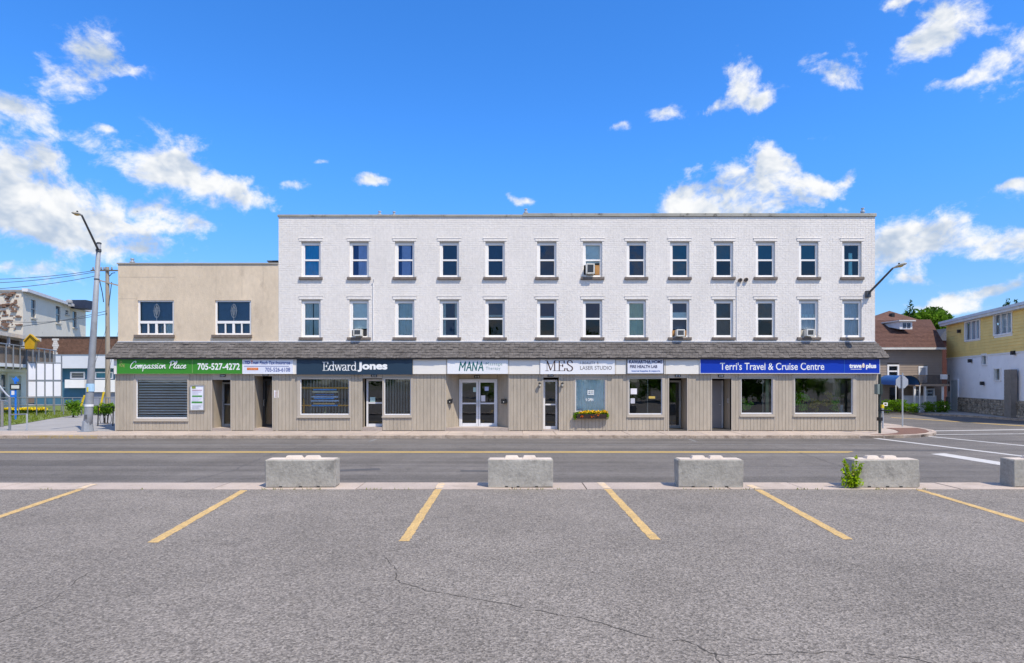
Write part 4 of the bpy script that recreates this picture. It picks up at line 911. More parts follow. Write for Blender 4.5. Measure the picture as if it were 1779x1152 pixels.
put_text(None, BR, s5, gx(947), gx(995.5), gz(645), gz(626), YT, geom=nib_strokes(layout('MES', SERIF, .12), .085, .028)); put_text('I BEAUTY &', GR, s5, gx(1008), gx(1040), gz(632.7), gz(628.2), YT, spacing=1.25); put_text('LASER STUDIO', GR, s5, gx(1008), gx(1063), gz(642.4), gz(635.8), YT)
s6 = sign('shop_sign', 1088.8, 1153.8, 622.8, 650.2, 'small white sign with three lines of navy text over the fourth shop window', SF('white_blue', (.70, .72, .80)), SF('grey_edge', (.10, .095, .09)), .035)
put_text('KAWARTHA HOME', mat('letter_dark_navy', (.05, .055, .13)), s6, gx(1093), gx(1151), gz(631.6), gz(625.6), YT, offset=.03); put_text('FIRE HEALTH LAB', mat('letter_dark_navy', (.05, .055, .13)), s6, gx(1094.5), gx(1142), gz(639.5), gz(634.2), YT, offset=.03); put_text('Internal Supplies & supports', mat('letter_blue', (.06, .14, .42)), s6, gx(1097.5), gx(1147), gz(646.6), gz(643), YT, offset=.03)
s7 = sign('shop_sign', 1216, 1529, 623.4, 649.2, "long royal blue sign reading Terri's Travel & Cruise Centre", SF('royal', (.006, .042, .40)), SF('blue_sign_edge', (.66, .68, .74)), .022)
put_text("Terri's Travel & Cruise Centre", LW, s7, gx(1251), gx(1432), gz(642.8), gz(629.8), YT, offset=.008)
bx('panel_joint', SF('blue_joint', (.03, .12, .45)), s7, gx(1467)-.012, gx(1467)+.012, YSG+.001, YSG+.009, gz(648.3), gz(624.3))
put_text('trave', LW, s7, gx(1475.5), gx(1497), gz(639.5), gz(632.4), YT, offset=.045); put_text('plus', LW, s7, gx(1504.5), gx(1522.5), gz(642), gz(631.6), YT, offset=.045)
globe = [(gx(1500)+.065*math.cos(k*math.pi/6), YSG+.003, gz(635.4)+.10*math.sin(k*math.pi/6)) for k in range(12)]; MB().poly(globe[::-1]).build('globe_emblem', mat('globe_orange', (.62, .30, .05)), s7); put_text('e', LW, s7, gx(1498.4), gx(1501.8), gz(639), gz(631), YSG+.001, offset=.02); bx('underline', LW, s7, gx(1478), gx(1497), YSG+.002, YSG+.007, gz(641.9), gz(641.0))

# house number plaques over the doors
NUM = [(387, 652.6, '326A'), (461.5, 651.2, '326'), (650, 653.0, '322'), (828.5, 654.5, '318'), (956.5, 652.6, '316'), (1177.5, 653.0, '312'), (1252.5, 653.2, '308')]
for i, (px, py, s) in enumerate(NUM):
    y = YS-.02 if px != 828.5 else YS+.80; x0, x1, z0, z1 = X(px-5, y), X(px+5, y), Zh(py+2.2, y), Zh(py-2.2, y)
    who = ['left porch under the green sign', 'brown porch under the white insurance sign', 'glass door under the navy sign', 'double doors of the massage shop', 'glass door under the MES sign', 'dark doorway right of the tree-reflecting window', 'grey door under the royal blue sign'][i]
    o = empty('number_plaque', ((x0+x1)/2, y, z0), 'small house number plaque above the '+who, 'number plaque', 'house number plaques'); bx('plate', BLACK, o, x0, x1, y-.012, y, z0, z1); put_text(s, LW, o, x0+.03, x1-.03, z0+.022, z1-.022, y-.014)

# ================================================================== small things on the storefront
o = empty('notice_board', (fx(343.5), YS-.05, fz(713.4)), 'glazed notice board with green and white poster right of the blinds window', 'notice board')
x0, x1, z0, z1 = rect(330.5, 356.5, 668.5, 713.4)
frame_strips(x0, x1, z0, z1, YS-.07, YS-.013, .04, .04, .05, .04).build('frame', mat('board_frame', (.30, .29, .27), .5), o, bevel=.004)
bx('poster', mat('poster_white', (.72, .74, .80), .6), o, x0+.04, x1-.04, YS-.05, YS-.013, z0+.04, z1-.05)
PG = mat('poster_green', (.06, .26, .06)); PO = mat('poster_olive', (.25, .30, .05)); PV = mat('poster_lilac', (.52, .50, .66)); PGr = mat('poster_grey', (.40, .40, .45))
for (a, b, t, bt, m_) in ((334.3, 341, 671, 675.2, PO), (335, 352, 677.2, 678.4, mat('poster_red', (.4, .2, .22))), (334.8, 352, 687, 689.6, PG), (334, 352.5, 697.5, 700.5, PG), (334, 352, 703.4, 704, PGr)):
    bx('printed_band', m_, o, fx(a), fx(b), YS-.056, YS-.0505, fz(bt), fz(t))
for k in range(12): 
    py = [679.6, 681.4, 683.2, 685, 691, 692.8, 694.6, 696.2, 705.5, 707, 708.5, 710][k]; bx('printed_line', PV if k < 8 else PGr, o, fx(335), fx(342+random.uniform(2, 9)), YS-.054, YS-.0505, fz(py+.4), fz(py-.3))
o = bx('paper_notice', mat('paper', (.74, .72, .74)), None, fx(476.3), fx(484), YS-.010, YS-.002, fz(691), fz(678)); tag(o, 'white paper notice pinned right of the brown wooden porch', 'notice')
for k in range(4): bx('printed_line', mat('notice_red', (.35, .14, .2)), o, fx(477.6), fx(482.8-random.random()*2), YS-.013, YS-.0105, fz(682+2.1*k+.5), fz(682+2.1*k))
for (px, w_, lab) in ((781.5, 4.6, 'small black mailbox on the left cheek of the massage shop entry'), (875, 4.8, 'small black mailbox on the right cheek of the massage shop entry')):
    yy = YS+.18; x_ = X(px, yy); xs = 1 if px < 828 else -1
    o = empty('mailbox', (x_, yy, Zh(701, yy)), lab, 'mailbox', 'black mailboxes')
    MB().box(x_-.115, x_+.115, yy-.09, yy+.07, Zh(701.2, yy), Zh(695.5, yy)).build('box', BLACK, o, bevel=.012); MB().prism([(x_-.125, yy-.10, Zh(695.4, yy)), (x_-.125, yy+.07, Zh(695.4, yy)), (x_-.125, yy+.07, Zh(692.8, yy))], (.25, 0, 0)).build('lid', BLACK, o); bx('emblem', LW, o, x_-.015, x_+.015, yy-.094, yy-.0905, Zh(698.8, yy), Zh(697.6, yy))
for (px, lab) in ((937.6, 'lantern lamp on the wall left of the narrow glass door'), (976.6, 'lantern lamp on the wall right of the narrow glass door')):
    x_ = fx(px); zc = fz(668); o = empty('wall_lantern', (x_, YS-.08, zc-.1), lab, 'wall lamp', 'lanterns beside the narrow glass door')
    MB().box(x_-.035, x_+.035, YS-.02, YS-.002, zc-.12, zc+.06).build('back_plate', BLACK, o); MB().tube([(x_, YS-.01, zc+.02), (x_, YS-.06, zc+.10), (x_, YS-.11, zc+.10), (x_, YS-.11, zc+.06)], .01, 6).build('arm', BLACK, o)
    MB().lathe((x_, YS-.11, zc-.09), [(.03, 0), (.055, .11), (.06, .12), (.075, .125), (.03, .17), (.01, .18)], 8).build('cage', BLACK, o); MB().lathe((x_, YS-.11, zc-.085), [(.034, 0), (.06, .10)], 8).build('glass', mat('frosted', (.6, .58, .5), .3), o)
# flower box
pb = empty('flower_box', (fx(1026), YS-.12, fz(728)), 'window box of yellow and orange flowers under the aqua curtains', 'flower box')
x0, x1 = fx(1001), fx(1052); zb = fz(727)
MB().prism([(x0, YS-.20, zb), (x0, YS-.04, zb), (x0, YS-.03, zb+.2), (x0, YS-.25, zb+.2)], (x1-x0, 0, 0)).build('trough', mat('dark_trough', (.05, .035, .03), .8), pb, bevel=.008)
cl = [(x0+(x1-x0)*(k+.5)/12, YS-.15, zb+.22+random.uniform(-.02, .05), .10, .10, .11) for k in range(12)]+[(x0-.07, YS-.14, zb+.10, .07, .08, .18), (x1+.06, YS-.14, zb+.12, .07, .08, .17)]
foliage('foliage', leafmat('flowerbox_leaf', (.16, .30, .02), .4, 12), pb, cl, 1300, .05, 5)
foliage('yellow_blooms', mat('bloom_yellow', (.80, .50, .01), .7, .15, 12), pb, [(c[0]+.03, c[1]-.05, c[2]+.06, .10, .07, .06) for c in cl[1:12]], 420, .034, 6, flat=1.4)
foliage('orange_blooms', mat('bloom_orange', (.75, .16, .01), .7, .15, 12), pb, [(x0+.25, YS-.24, zb+.12, .11, .03, .06), (x1-.35, YS-.22, zb+.18, .2, .04, .06), (x0+.7, YS-.22, zb+.10, .25, .03, .04)], 70, .034, 7, flat=1.4)
# notices on doors and windows
PAP = mat('paper', (.74, .72, .74)); PAG = mat('paper_aqua', (.45, .62, .60)); PAB = mat('paper_blue', (.45, .50, .75))
def notice(px0, px1, py0, py1, y, m_, lab):
    o = bx('window_notice', m_, None, X(px0, y), X(px1, y), y-.004, y, Zh(py1, y), Zh(py0, y)); tag(o, lab, 'notice', 'notices in the shop windows'); return o
yd = YS+.85-.045
notice(822, 827, 673, 681, yd, PAG, 'aqua notice on the left double glass door'); notice(842, 849, 672, 679, yd, PAB, 'blue notice high on the right double glass door'); nb = notice(836, 843, 687, 697.5, yd, PAP, 'white notice low on the right double glass door')
notice(643, 652, 690, 698, YS+.40, PAG, 'pale aqua notice on the glass door under the navy sign'); notice(1095.5, 1106.5, 675, 685, YS+.05, PAP, 'upper white paper in the window reflecting trees'); notice(1095.5, 1103, 692, 701, YS+.05, mat('paper_grey', (.5, .5, .55)), 'lower grey paper in the window reflecting trees'); notice(1127, 1138, 688.5, 692.5, YS+.05, mat('paper_ochre', (.55, .40, .10)), 'ochre strip notice in the window reflecting trees')
o = empty('window_lettering', (fx(1026), YS+.055, fz(697)), 'small white decal lettering on the window with aqua curtains', 'decal'); 
frame_strips(fx(1021), fx(1032), fz(686), fz(678), YS+.052, YS+.056, .025, .025, .03, .03).build('decal_frame', LW, o); put_text('MES', LW, o, fx(1022.5), fx(1030.5), fz(684), fz(680), YS+.052, offset=.02); put_text('K OPEN', LW, o, fx(1018), fx(1031), fz(697), fz(692), YS+.052, offset=.02); bx('decal_card', PAP, o, fx(1001.5), fx(1012), YS+.066, YS+.074, fz(714), fz(710.5))
# window display of the navy-sign shop: amber rails and stacked banner strips
o = empty('window_display', (fx(564), YS+.16, fz(716)), 'window display of blue and cream strips between two amber bars', 'display')
AMB = mat('amber_bar', (.85, .42, .01), .5); 
for (py, a, b) in ((674, 523.3, 605), (704.5, 523.3, 605)): bx('amber_bar', AMB, o, fx(a), fx(b), YS+.075, YS+.083, fz(py+1.1), fz(py-1.1))
BLU = [mat('strip_blue', (.05, .42, .85)), mat('strip_cream', (.75, .70, .52)), mat('strip_navy', (.03, .20, .50)), mat('strip_pale', (.55, .70, .88)), mat('strip_tan', (.80, .56, .22))]
for (py, a, b, mi) in ((677, 543, 584, 0), (681, 541, 587, 1), (685.5, 547, 580, 2), (689.5, 540.5, 587, 3), (692.5, 545, 580, 0), (696.5, 539.5, 588, 3), (701.5, 543.5, 581, 4), (704.6, 540.5, 586, 0)): bx('strip', BLU[mi], o, fx(a), fx(b), YS+.066, YS+.073, fz(py+1.3), fz(py-1.2))
MB().tube([(fx(526.5), YS+.12, fz(718)), (fx(526.5), YS+.12, fz(697)), (fx(526.2), YS+.12, fz(692))], [.045, .035, .012], 8).build('amber_post', AMB, o); MB().lathe((fx(563.5), YS+.14, fz(718)), [(.05, 0), (.055, .05), (.02, .09), (.018, .26)], 10).build('small_trophy', mat('trophy', (.55, .55, .30)), o)

# plants and chair standing inside the travel-shop windows
PLG = leafmat('display_plant_bright', (.28, .62, .04), .4, 6); PLO = leafmat('display_plant_olive', (.50, .46, .10), .4, 6); POT = mat('terracotta', (.36, .16, .07), .8, .15, 4)
def potted(px, y, h, r, m_, lab, n=500, seed=1):
    x_ = X(px, y); o = empty('potted_plant', (x_, y, .55), lab, 'plant', 'plants inside the travel shop window')
    MB().lathe((x_, y, .55), [(.11, 0), (.16, .24), (.175, .24), (.175, .28), (.15, .28)], 12).build('pot', POT, o)
    MB().tube([(x_, y, .8), (x_+.03, y, .8+h*.5), (x_-.02, y, .8+h*.8)], .018, 6).build('stem', BARK, o)
    g = random.Random(seed); foliage('leaves', m_, o, [(x_+g.uniform(-r, r)*.7, y+g.uniform(-r, r)*.4, .85+h*g.uniform(.15, .95), r*.45, r*.4, r*.4) for _ in range(9)], n, .075, seed)
shelf = bx('display_shelf', mat('shelf_wood', (.30, .15, .07), .7, .2, 3), None, fx(1382), fx(1479), YS+.17, YS+.95, .50, .55); tag(shelf, 'low wooden shelf inside the wide travel shop window', 'shelf')
potted(1393, YS+.36, .95, .36, PLG, 'bright green leafy plant at the left of the wide travel shop window', 900, 2); potted(1418, YS+.40, .55, .25, PLO, 'olive plant beside the bright green one in the wide window', 500, 3); potted(1436, YS+.36, .95, .24, PLO, 'tall olive-brown plant in the middle of the wide window', 600, 4); potted(1450, YS+.34, .5, .2, PLG, 'small green plant right of centre in the wide window', 400, 5)
o = empty('garden_chair', (fx(1472), YS+.5, .55), 'pale garden chair at the right end of the wide travel shop window', 'chair'); x_ = fx(1472); PW = mat('pale_plastic', (.55, .65, .66), .5)
bx('seat', PW, o, x_-.18, x_+.18, YS+.32, YS+.70, .78, .81)
bx('backrest', PW, o, x_-.18, x_+.18, YS+.68, YS+.71, .82, 1.12)
for (a, b) in ((-.17, .33), (.14, .33), (-.17, .66), (.14, .66)): bx('leg', PW, o, x_+a, x_+a+.035, YS+b, YS+b+.035, .552, .779)
shelf2 = bx('display_shelf', mat('shelf_wood', (.3, .15, .07)), None, fx(1289), fx(1326), YS+.17, YS+.7, .50, .55); tag(shelf2, 'low wooden shelf inside the narrow travel shop window', 'shelf')
potted(1297, YS+.36, .5, .26, PLG, 'green plant in the lower corner of the narrow travel shop window', 500, 8)

# ================================================================== concrete barrier blocks
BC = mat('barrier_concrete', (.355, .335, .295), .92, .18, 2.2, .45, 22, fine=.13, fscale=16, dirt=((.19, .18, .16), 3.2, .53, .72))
BC_SUNLIT = mat('barrier_sunlit_concrete', (.58, .50, .43), .92, .12, 3, .4, 25)  # paler copy of the block concrete, sun on the tops put into colour
def block(x0, x1, yaw, lab, knobs, zt=.572, y0=12.93):
    d = .38; cx = (x0+x1)/2; w = x1-x0
    o = empty('barrier_block', (cx, y0+d/2, .008), lab, 'concrete block', 'concrete blocks along the lot edge')
    a = .008; mb = MB(); h = w/2
    bm_ = MB().box(cx-h, cx+h, y0, y0+d, a, zt).build('block', BC, o, bevel=.022)
    me = bm_.data
    for v in me.vertices: v.co.x += random.uniform(-.011, .008); v.co.y += random.uniform(-.004, .010); v.co.z += random.uniform(-.010, .002) if v.co.z > .2 else 0
    bx('sunlit_top', BC_SUNLIT, o, cx-h+.03, cx+h-.03, y0+.03, y0+d-.03, zt-.02, zt+.006)  # thin pale sheet on the top face, sunlight painted into its colour
    for (k0, k1) in knobs:
        b0, b1 = x0+w*k0, x0+w*k1; zz = zt+.004; hh = .062; i = .035; yk0, yk1 = y0+.11, y0+d-.09
        kb = MB(); kb.v = [(b0, yk0, zz), (b1, yk0, zz), (b1, yk1, zz), (b0, yk1, zz), (b0+i, yk0+i, zz+hh), (b1-i, yk0+i, zz+hh), (b1-i, yk1-i, zz+hh), (b0+i, yk1-i, zz+hh)]
        kb.f = [(0, 3, 2, 1), (4, 5, 6, 7), (0, 1, 5, 4), (1, 2, 6, 5), (2, 3, 7, 6), (3, 0, 4, 7)]; kb.build('locking_knob', BC_SUNLIT, o, bevel=.012)
    for k in range(3): # lifting notches along the foot
        xx = x0+w*(.25+.25*k)+random.uniform(-.05, .05); bx('foot_notch', mat('notch_dark', (.05, .048, .045), .95), o, xx-.03, xx+.03, y0-.003, y0+.02, a+.001, a+.028)
    o.rotation_euler.z = R(yaw); return o
bxx = lambda px: X(px, 12.95)
block(bxx(461), bxx(582), 0.8, 'concrete block barrier farthest left on the strip by the road', [(.25, .50), (.53, .76)])
block(bxx(847.5), bxx(961), 0, 'concrete block barrier in front of the massage shop, near picture centre', [(.25, .48), (.53, .75)])
block(bxx(1179), bxx(1291), -.6, 'concrete block barrier third from left, before the dark doorways', [(.22, .45), (.50, .73)])
block(bxx(1483), bxx(1597), -.4, 'concrete block barrier with a green weed at its left end', [(.24, .45), (.50, .72)])
block(bxx(1761), bxx(1878), -.8, 'concrete block barrier cut off by the right edge of the picture', [(.25, .48), (.53, .75)])
# leafy weed by the fourth block
wx = bxx(1478); wd = empty('weed_shrub', (wx, 12.88, 0), 'bright green leafy weed growing at the fourth concrete block', 'weed'); LWD = leafmat('weed_leaf', (.30, .46, .02), .5, 14)
st = MB(); cl = []
for k in range(11):
    an = random.uniform(-.6, .6); h = random.uniform(.26, .48)+.24*(1-abs(an)*1.6); tx = wx+an*.42-.02; ty = 12.86+random.uniform(-.06, .06)
    st.tube([(wx+random.uniform(-.05, .05), 12.88, .008), ((wx+tx)/2, ty, h*.55), (tx, ty, h)], [.007, .005, .002], 5)
    for j in range(5): f = .3+.7*j/4; cl.append((wx+(tx-wx)*f, ty, h*f, .045*(1.35-f), .045, .05))
cl += [(wx-.19, 12.88, .16, .05, .05, .13), (wx-.06, 12.86, .07, .14, .06, .06), (wx+.08, 12.85, .12, .12, .05, .10)]
st.build('stems', mat('weed_stem', (.12, .16, .04), .8), wd); foliage('leaves', LWD, wd, cl, 640, .040, 3, flat=.75); foliage('dry_leaves', mat('dry_leaf', (.34, .30, .06), .9, .3, 9), wd, cl[::4], 60, .03, 4, flat=.9)
tf = MB(); 
for k in range(120):
    px = random.choice((470, 500, 520, 545, 960, 1300, 1420, 1390, 890, 930, 1530, 1600, 240, 75, 700, 650, 1195, 1245))+random.uniform(-14, 14); y = 12.745+random.uniform(-.02, .012); xx = X(px, 12.75); h = random.uniform(.015, .05)
    tf.poly([(xx-.008, y, 0), (xx+.008, y, 0), (xx+random.uniform(-.02, .02), y+random.uniform(-.015, .01), h)])
tf.build('strip_weeds', leafmat('strip_weed', (.20, .24, .03), .4, 8), label='tiny weeds in the joint between strip and lot', cat='weeds', kind='stuff')

# ================================================================== street lamps
GALV = mat('galvanised_pole', (.27, .29, .32), .6, .10, 3, metal=.1, dirt=((.20, .215, .24), 2.0, .52, .72)); DKM = mat('dark_arm_metal', (.09, .095, .10), .5, .1, 4, metal=.4)
LHB = mat('lamp_head_beige', (.42, .40, .34), .5, .1, 4); LENS = mat('amber_lens', (.62, .38, .04), .25)
def lamp_head(o, p, d, s=1.0):
    d = Vector(d).normalized(); up = Vector((0, 0, 1)); a = d.cross(up).normalized(); up = a.cross(d)
    def ring(t, wd, hh, z): return [p+d*t*s+a*wd*s*math.cos(k*math.pi/6)+up*(z+hh*math.sin(k*math.pi/6))*s for k in range(12)]
    mb = MB(); R_ = [ring(0, .035, .035, 0), ring(.10, .07, .05, 0), ring(.25, .13, .075, .0), ring(.45, .15, .075, .0), ring(.60, .12, .06, -.005), ring(.68, .05, .03, -.015)]
    for r_ in R_: mb.v += [tuple(q) for q in r_]
    for i in range(5):
        for k in range(12): mb.f.append((i*12+k, i*12+(k+1) % 12, i*12+12+(k+1) % 12, i*12+12+k))
    mb.f += [tuple(range(11, -1, -1)), tuple(range(60, 72))]; h = mb.build('lamp_head', LHB, o, smooth=True)
    lb = MB(); Q = [ring(.24, .10, .0, -.05), ring(.32, .11, .05, -.055), ring(.44, .10, .05, -.055), ring(.54, .06, .0, -.05)]
    for r_ in Q: lb.v += [tuple(q) for q in r_]
    for i in range(3):
        for k in range(12): lb.f.append((i*12+k, i*12+(k+1) % 12, i*12+12+(k+1) % 12, i*12+12+k))
    lb.build('lens', LENS, h, smooth=True)
    pc = MB(); c = p+d*.33*s+up*.07*s; pc.lathe(c, [(.035, 0), (.035, .05), (.02, .065)], 8); pc.build('photocell', BLACK, h)
pb_ = G(152, 750); pt = W(172, 423, pb_.y-.1)
lp = empty('street_lamp', (pb_.x, pb_.y, 0), 'tall grey leaning street lamp on the pavement left of the shops', 'street lamp', 'street lamps')
MB().tube([pb_, pb_.lerp(pt, .1), pb_.lerp(pt, .5), pt], [.185, .165, .125, .085], 12).build('pole', GALV, lp, smooth=True)
MB().box(pb_.x-.27, pb_.x+.27, pb_.y-.27, pb_.y+.27, .007, .035).build('base_plate', GALV, lp, bevel=.006); MB().lathe((pb_.x, pb_.y, .035), [(.24, 0), (.23, .1), (.19, .42), (.18, .44)], 8).build('base_cover', GALV, lp)
hc = pb_.lerp(pt, .08); bx('hand_hole_cover', mat('dark_hole', (.10, .11, .12)), lp, hc.x-.05, hc.x+.05, hc.y-.178, hc.y-.16, hc.z-.09, hc.z+.09)
cpn = pt+Vector((0, 0, 0)); MB().lathe(pt, [(.095, -.02), (.095, .03), (.06, .05)], 10).build('pole_cap', DKM, lp)
ab = pb_.lerp(pt, .962); ae = W(142, 374, 25.4); MB().tube([ab, ab.lerp(ae, .33), ab.lerp(ae, .66), ae], [.05, .045, .042, .04], 8).build('arm', DKM, lp, smooth=True)
MB().tube([ab+Vector((0, 0, -.05)), ab+Vector((0, 0, .06))], .11, 10).build('clamp', DKM, lp)
lamp_head(lp, ae, W(127, 369, 24.9)-ae, .78)
for (f, m_, hh, wd) in ((.235, mat('sticker_blue', (.35, .55, .75)), .34, .16), (.225, mat('sticker_yellow', (.72, .60, .08)), .2, .07), (.14, mat('sticker_white', (.65, .67, .7)), .10, .09), (.81, DKM, .05, .14)):
    c = pb_.lerp(pt, f); rr = .185-.10*f
    MB().tube([c-Vector((0, 0, hh/2)), c+Vector((0, 0, hh/2))], rr+.004+(.006 if m_.name == 'sticker_yellow' else 0) if wd > .08 else rr+.008, 12, False).build('pole_band', m_, lp) if wd > .08 else MB().box(c.x-wd/2, c.x+wd/2, c.y-rr-.012, c.y-rr+.02, c.z-hh/2, c.z+hh/2).build('sticker', m_, lp)
wl = empty('wall_street_lamp', W(1508, 511, 27.98), 'street lamp on a slanting arm fixed to the right end of the brick wall', 'street lamp', 'street lamps')
b0 = W(1508, 511, 27.93); e0 = W(1551, 466, 26.6)
MB().box(b0.x-.10, b0.x+.10, 27.86, 27.99, b0.z-.15, b0.z+.15).build('wall_plate', DKM, wl, bevel=.015); MB().tube([b0, b0+Vector((.05, -.08, .10)), b0.lerp(e0, .5), e0], [.06, .05, .045, .04], 8).build('arm', DKM, wl, smooth=True)
lamp_head(wl, e0, W(1572, 458, 26.3)-e0, .78)

# ================================================================== corner posts and signs (right)
def post(name, px, yt, yb, r, m_, lab, cat, Z=None):
    g = G(px, yb); o = empty(name, g, lab, cat); MB().tube([g, (g.x, g.y, Zh(yt, g.y))], r, 8).build('post', m_, o); return o, g
pp, g = post('signal_post', 1528.3, 650, 753, .055, mat('dark_green_metal', (.035, .05, .045), .5), 'dark pedestrian signal post at the corner of the pavement', 'signal post')
bx('signal_box', mat('signal_box', (.20, .24, .22), .5), pp, X(1521.5, g.y), X(1526, g.y), g.y-.12, g.y+.12, Zh(685, g.y), Zh(667.5, g.y), bevel=.015); bx('signal_back', mat('dark_green_metal', (.035, .05, .045)), pp, X(1526.2, g.y), X(1530.4, g.y), g.y-.14, g.y+.14, Zh(685.5, g.y), Zh(667, g.y), bevel=.01)
bx('push_button', mat('signal_yellow', (.70, .55, .02), .5), pp, X(1528.5, g.y), X(1532.5, g.y), g.y-.16, g.y-.05, Zh(709, g.y), Zh(703, g.y), bevel=.01)
MB().box(X(1524, g.y), X(1547, g.y), g.y-.08, g.y-.05, Zh(714.2, g.y), Zh(712, g.y)).build('sign_arm', BLACK, pp); bx('junction_box', BLACK, pp, X(1525.5, g.y), X(1531.5, g.y), g.y-.1, g.y+.1, Zh(731, g.y), Zh(725, g.y), bevel=.01)
p2, g = post('steel_bollard', 1533.5, 703, 744, .04, mat('blue_grey_metal', (.28, .32, .38), .5), 'slim blue-grey steel post just behind the corner signal post', 'post')
fr_ = frame_strips(X(1534, g.y), X(1541, g.y), Zh(705, g.y), Zh(699.5, g.y), g.y-.05, g.y-.02, .035, .035, .035, .035).build('bracket_sign', WHITE, p2)
p3, g = post('sign_post', 1568, 648, 741, .032, mat('galv_post', (.42, .46, .50), .45, .08, 4, metal=.4), 'steel post carrying the grey back of a round-cornered stop sign', 'traffic sign')
zc = Zh(664, g.y); oc = [(g.x+.32*math.cos(R(22.5+45*k)), g.y+.04, zc+.32*math.sin(R(22.5+45*k))) for k in range(8)]; MB().prism(oc, (0, .006, 0)).build('sign_plate', mat('sign_back', (.40, .42, .46), .45, .06, 3, metal=.2), p3)

# ================================================================== brown house (right background)
HZ = 47.0; hX = lambda px: X(px, HZ); hZ = lambda py: Zh(py, HZ)
LAP = mat('taupe_lap_siding', (.32, .255, .205), .75, .07, 2); RSH = mat('brown_roof_shingle', (.118, .062, .047), .95, .16, 2.5, .5, 14, fine=.25, fscale=7)
bh = empty('brown_house', (hX(1560), HZ, 0), 'taupe-sided house with a steep brown shingle roof and dormer, across the side street', 'house')
hx0, hx1 = hX(1470), hX(1637)
hw = MB(); wall_holes(hw, (hx0, HZ, 0), (1, 0, 0), hx1-hx0, 4.7, [(hX(1542.5)-hx0, hX(1560)-hx0, hZ(655), hZ(635)), (hX(1596.5)-hx0, hX(1609)-hx0, 2.1, hZ(637)), (hX(1546)-hx0, hX(1559)-hx0, .55, hZ(674)), (hX(1609)-hx0, hX(1622)-hx0, .7, hZ(676))], .15)
hw.poly([(hx1, HZ, 0), (hx1+2.6, HZ+8, 0), (hx1+2.6, HZ+8, 4.7), (hx1, HZ, 4.7)]); hwall = hw.build('wall', mat('house_sheathing', (.13, .11, .095), .9), bh)
hh = [(hX(1541), hX(1561.5), hZ(656.5), hZ(633.5)), (hX(1595), hX(1610.5), 2.1, hZ(636)), (hX(1545), hX(1560), .4, hZ(673)), (hX(1608), hX(1623), .6, hZ(675))]
for k in range(25):
    z0, z1 = .06+k*.185, .06+k*.185+.18
    if z1 > 4.65: z1 = 4.65
    segs = [(hx0, hx1-.02)]
    for (a, b, c, d) in hh:
        if d > z0+.02 and c < z1-.02: segs = [s for (p, q) in segs for s in ((p, min(q, a)), (max(p, b), q)) if s[1]-s[0] > .05]
    for (a, b) in segs: MB().prism([(a, HZ-.028, z0), (a, HZ-.002, z0), (a, HZ-.002, z1), (a, HZ-.010, z1)], (b-a, 0, 0)).build('lap_board', LAP, hwall)
def simple_window(root, a, b, t, bt, Z, m_=WHITE, mid=True, gl=GLU, fw=.12):
    x0, x1, z0, z1 = X(a, Z), X(b, Z), Zh(bt, Z), Zh(t, Z)
    w = frame_strips(x0, x1, z0, z1, Z-.06, Z+.06, fw, fw, fw, fw).build('window', m_, root)
    if mid: bx('meeting_rail', m_, w, x0+fw, x1-fw, Z-.05, Z+.05, (z0+z1)/2-.05, (z0+z1)/2+.05)
    MB().poly([(x0+fw, Z+.02, z0+fw), (x1-fw, Z+.02, z0+fw), (x1-fw, Z+.02, z1-fw), (x0+fw, Z+.02, z1-fw)]).build('pane', gl, w); return w
simple_window(bh, 1541, 1561.5, 633.5, 656.5, HZ); simple_window(bh, 1545, 1560, 673, 694, HZ, DARKF, False, fw=.06); simple_window(bh, 1608, 1623, 675, 690, HZ, WHITE, True)
dr = frame_strips(hX(1595), hX(1610.5), 2.1, hZ(636), HZ-.06, HZ+.03, .12, .12, .12, .02).build('balcony_door', WHITE, bh); bx('door_panel', mat('grey_door_panel', (.42, .43, .45)), dr, hX(1595)+.12, hX(1610.5)-.12, HZ-.03, HZ+.01, 2.12, hZ(636)-.12)
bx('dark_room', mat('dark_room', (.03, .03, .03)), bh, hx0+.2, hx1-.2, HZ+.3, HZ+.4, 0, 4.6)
# roof
ea = Zh(603.5, 46.5); El = X(1462, 46.5); Er = X(1643.5, 46.5); Tz = Zh(555.5, 51.5); Tl = X(1470, 51.5); Tr = X(1616.5, 51.5); ap = W(1545, 540, 54.5)
rf = MB(); T0 = Vector((Tl, 51.5, Tz)); T1 = Vector((Tr, 51.5, Tz)); E0 = Vector((El, 46.5, ea)); E1 = Vector((Er, 46.5, ea)); B0 = Vector((El+2, 56, ea)); B1 = Vector((Er+3.4, 56, ea))
rf.poly([E0, E1, T1, T0]); rf.poly([E1, B1, T1]); rf.poly([B1, B0, T0, T1]); u0 = W(1505, 556, 52); u1 = W(1600, 556.5, 52); u2 = Vector((u1.x+1.5, 57, u1.z)); u3 = Vector((u0.x+1, 57, u0.z))
rf.poly([u0, u1, ap]); rf.poly([u1, u2, ap]); rf.poly([u2, u3, ap]); rf.poly([u3, u0, ap]); roof = rf.build('roof', RSH, bh)
d_ = T0-E0
for k in range(22):   # shingle courses
    f0, f1 = k/22, (k+1.05)/22; n_ = Vector((0, -(Tz-ea), 5)).normalized()
    a0, a1 = E0.lerp(T0, f0), E1.lerp(T1, f0); c0, c1 = E0.lerp(T0, min(1, f1)), E1.lerp(T1, min(1, f1)); i = MB(); i.v = [tuple(a0+n_*.035), tuple(a1+n_*.035), tuple(c1+n_*.006), tuple(c0+n_*.006), tuple(a0), tuple(a1)]; i.f = [(0, 1, 2, 3), (4, 5, 1, 0)]; i.build('shingle_course', RSH, roof)
bx('fascia_board', mat('cream_fascia', (.62, .60, .56), .6), bh, El, Er, 46.46, 46.50, ea-.16, ea-.01); bx('soffit', mat('cream_fascia', (.62, .6, .56)), bh, El, Er, 46.51, HZ, ea-.15, ea-.13)
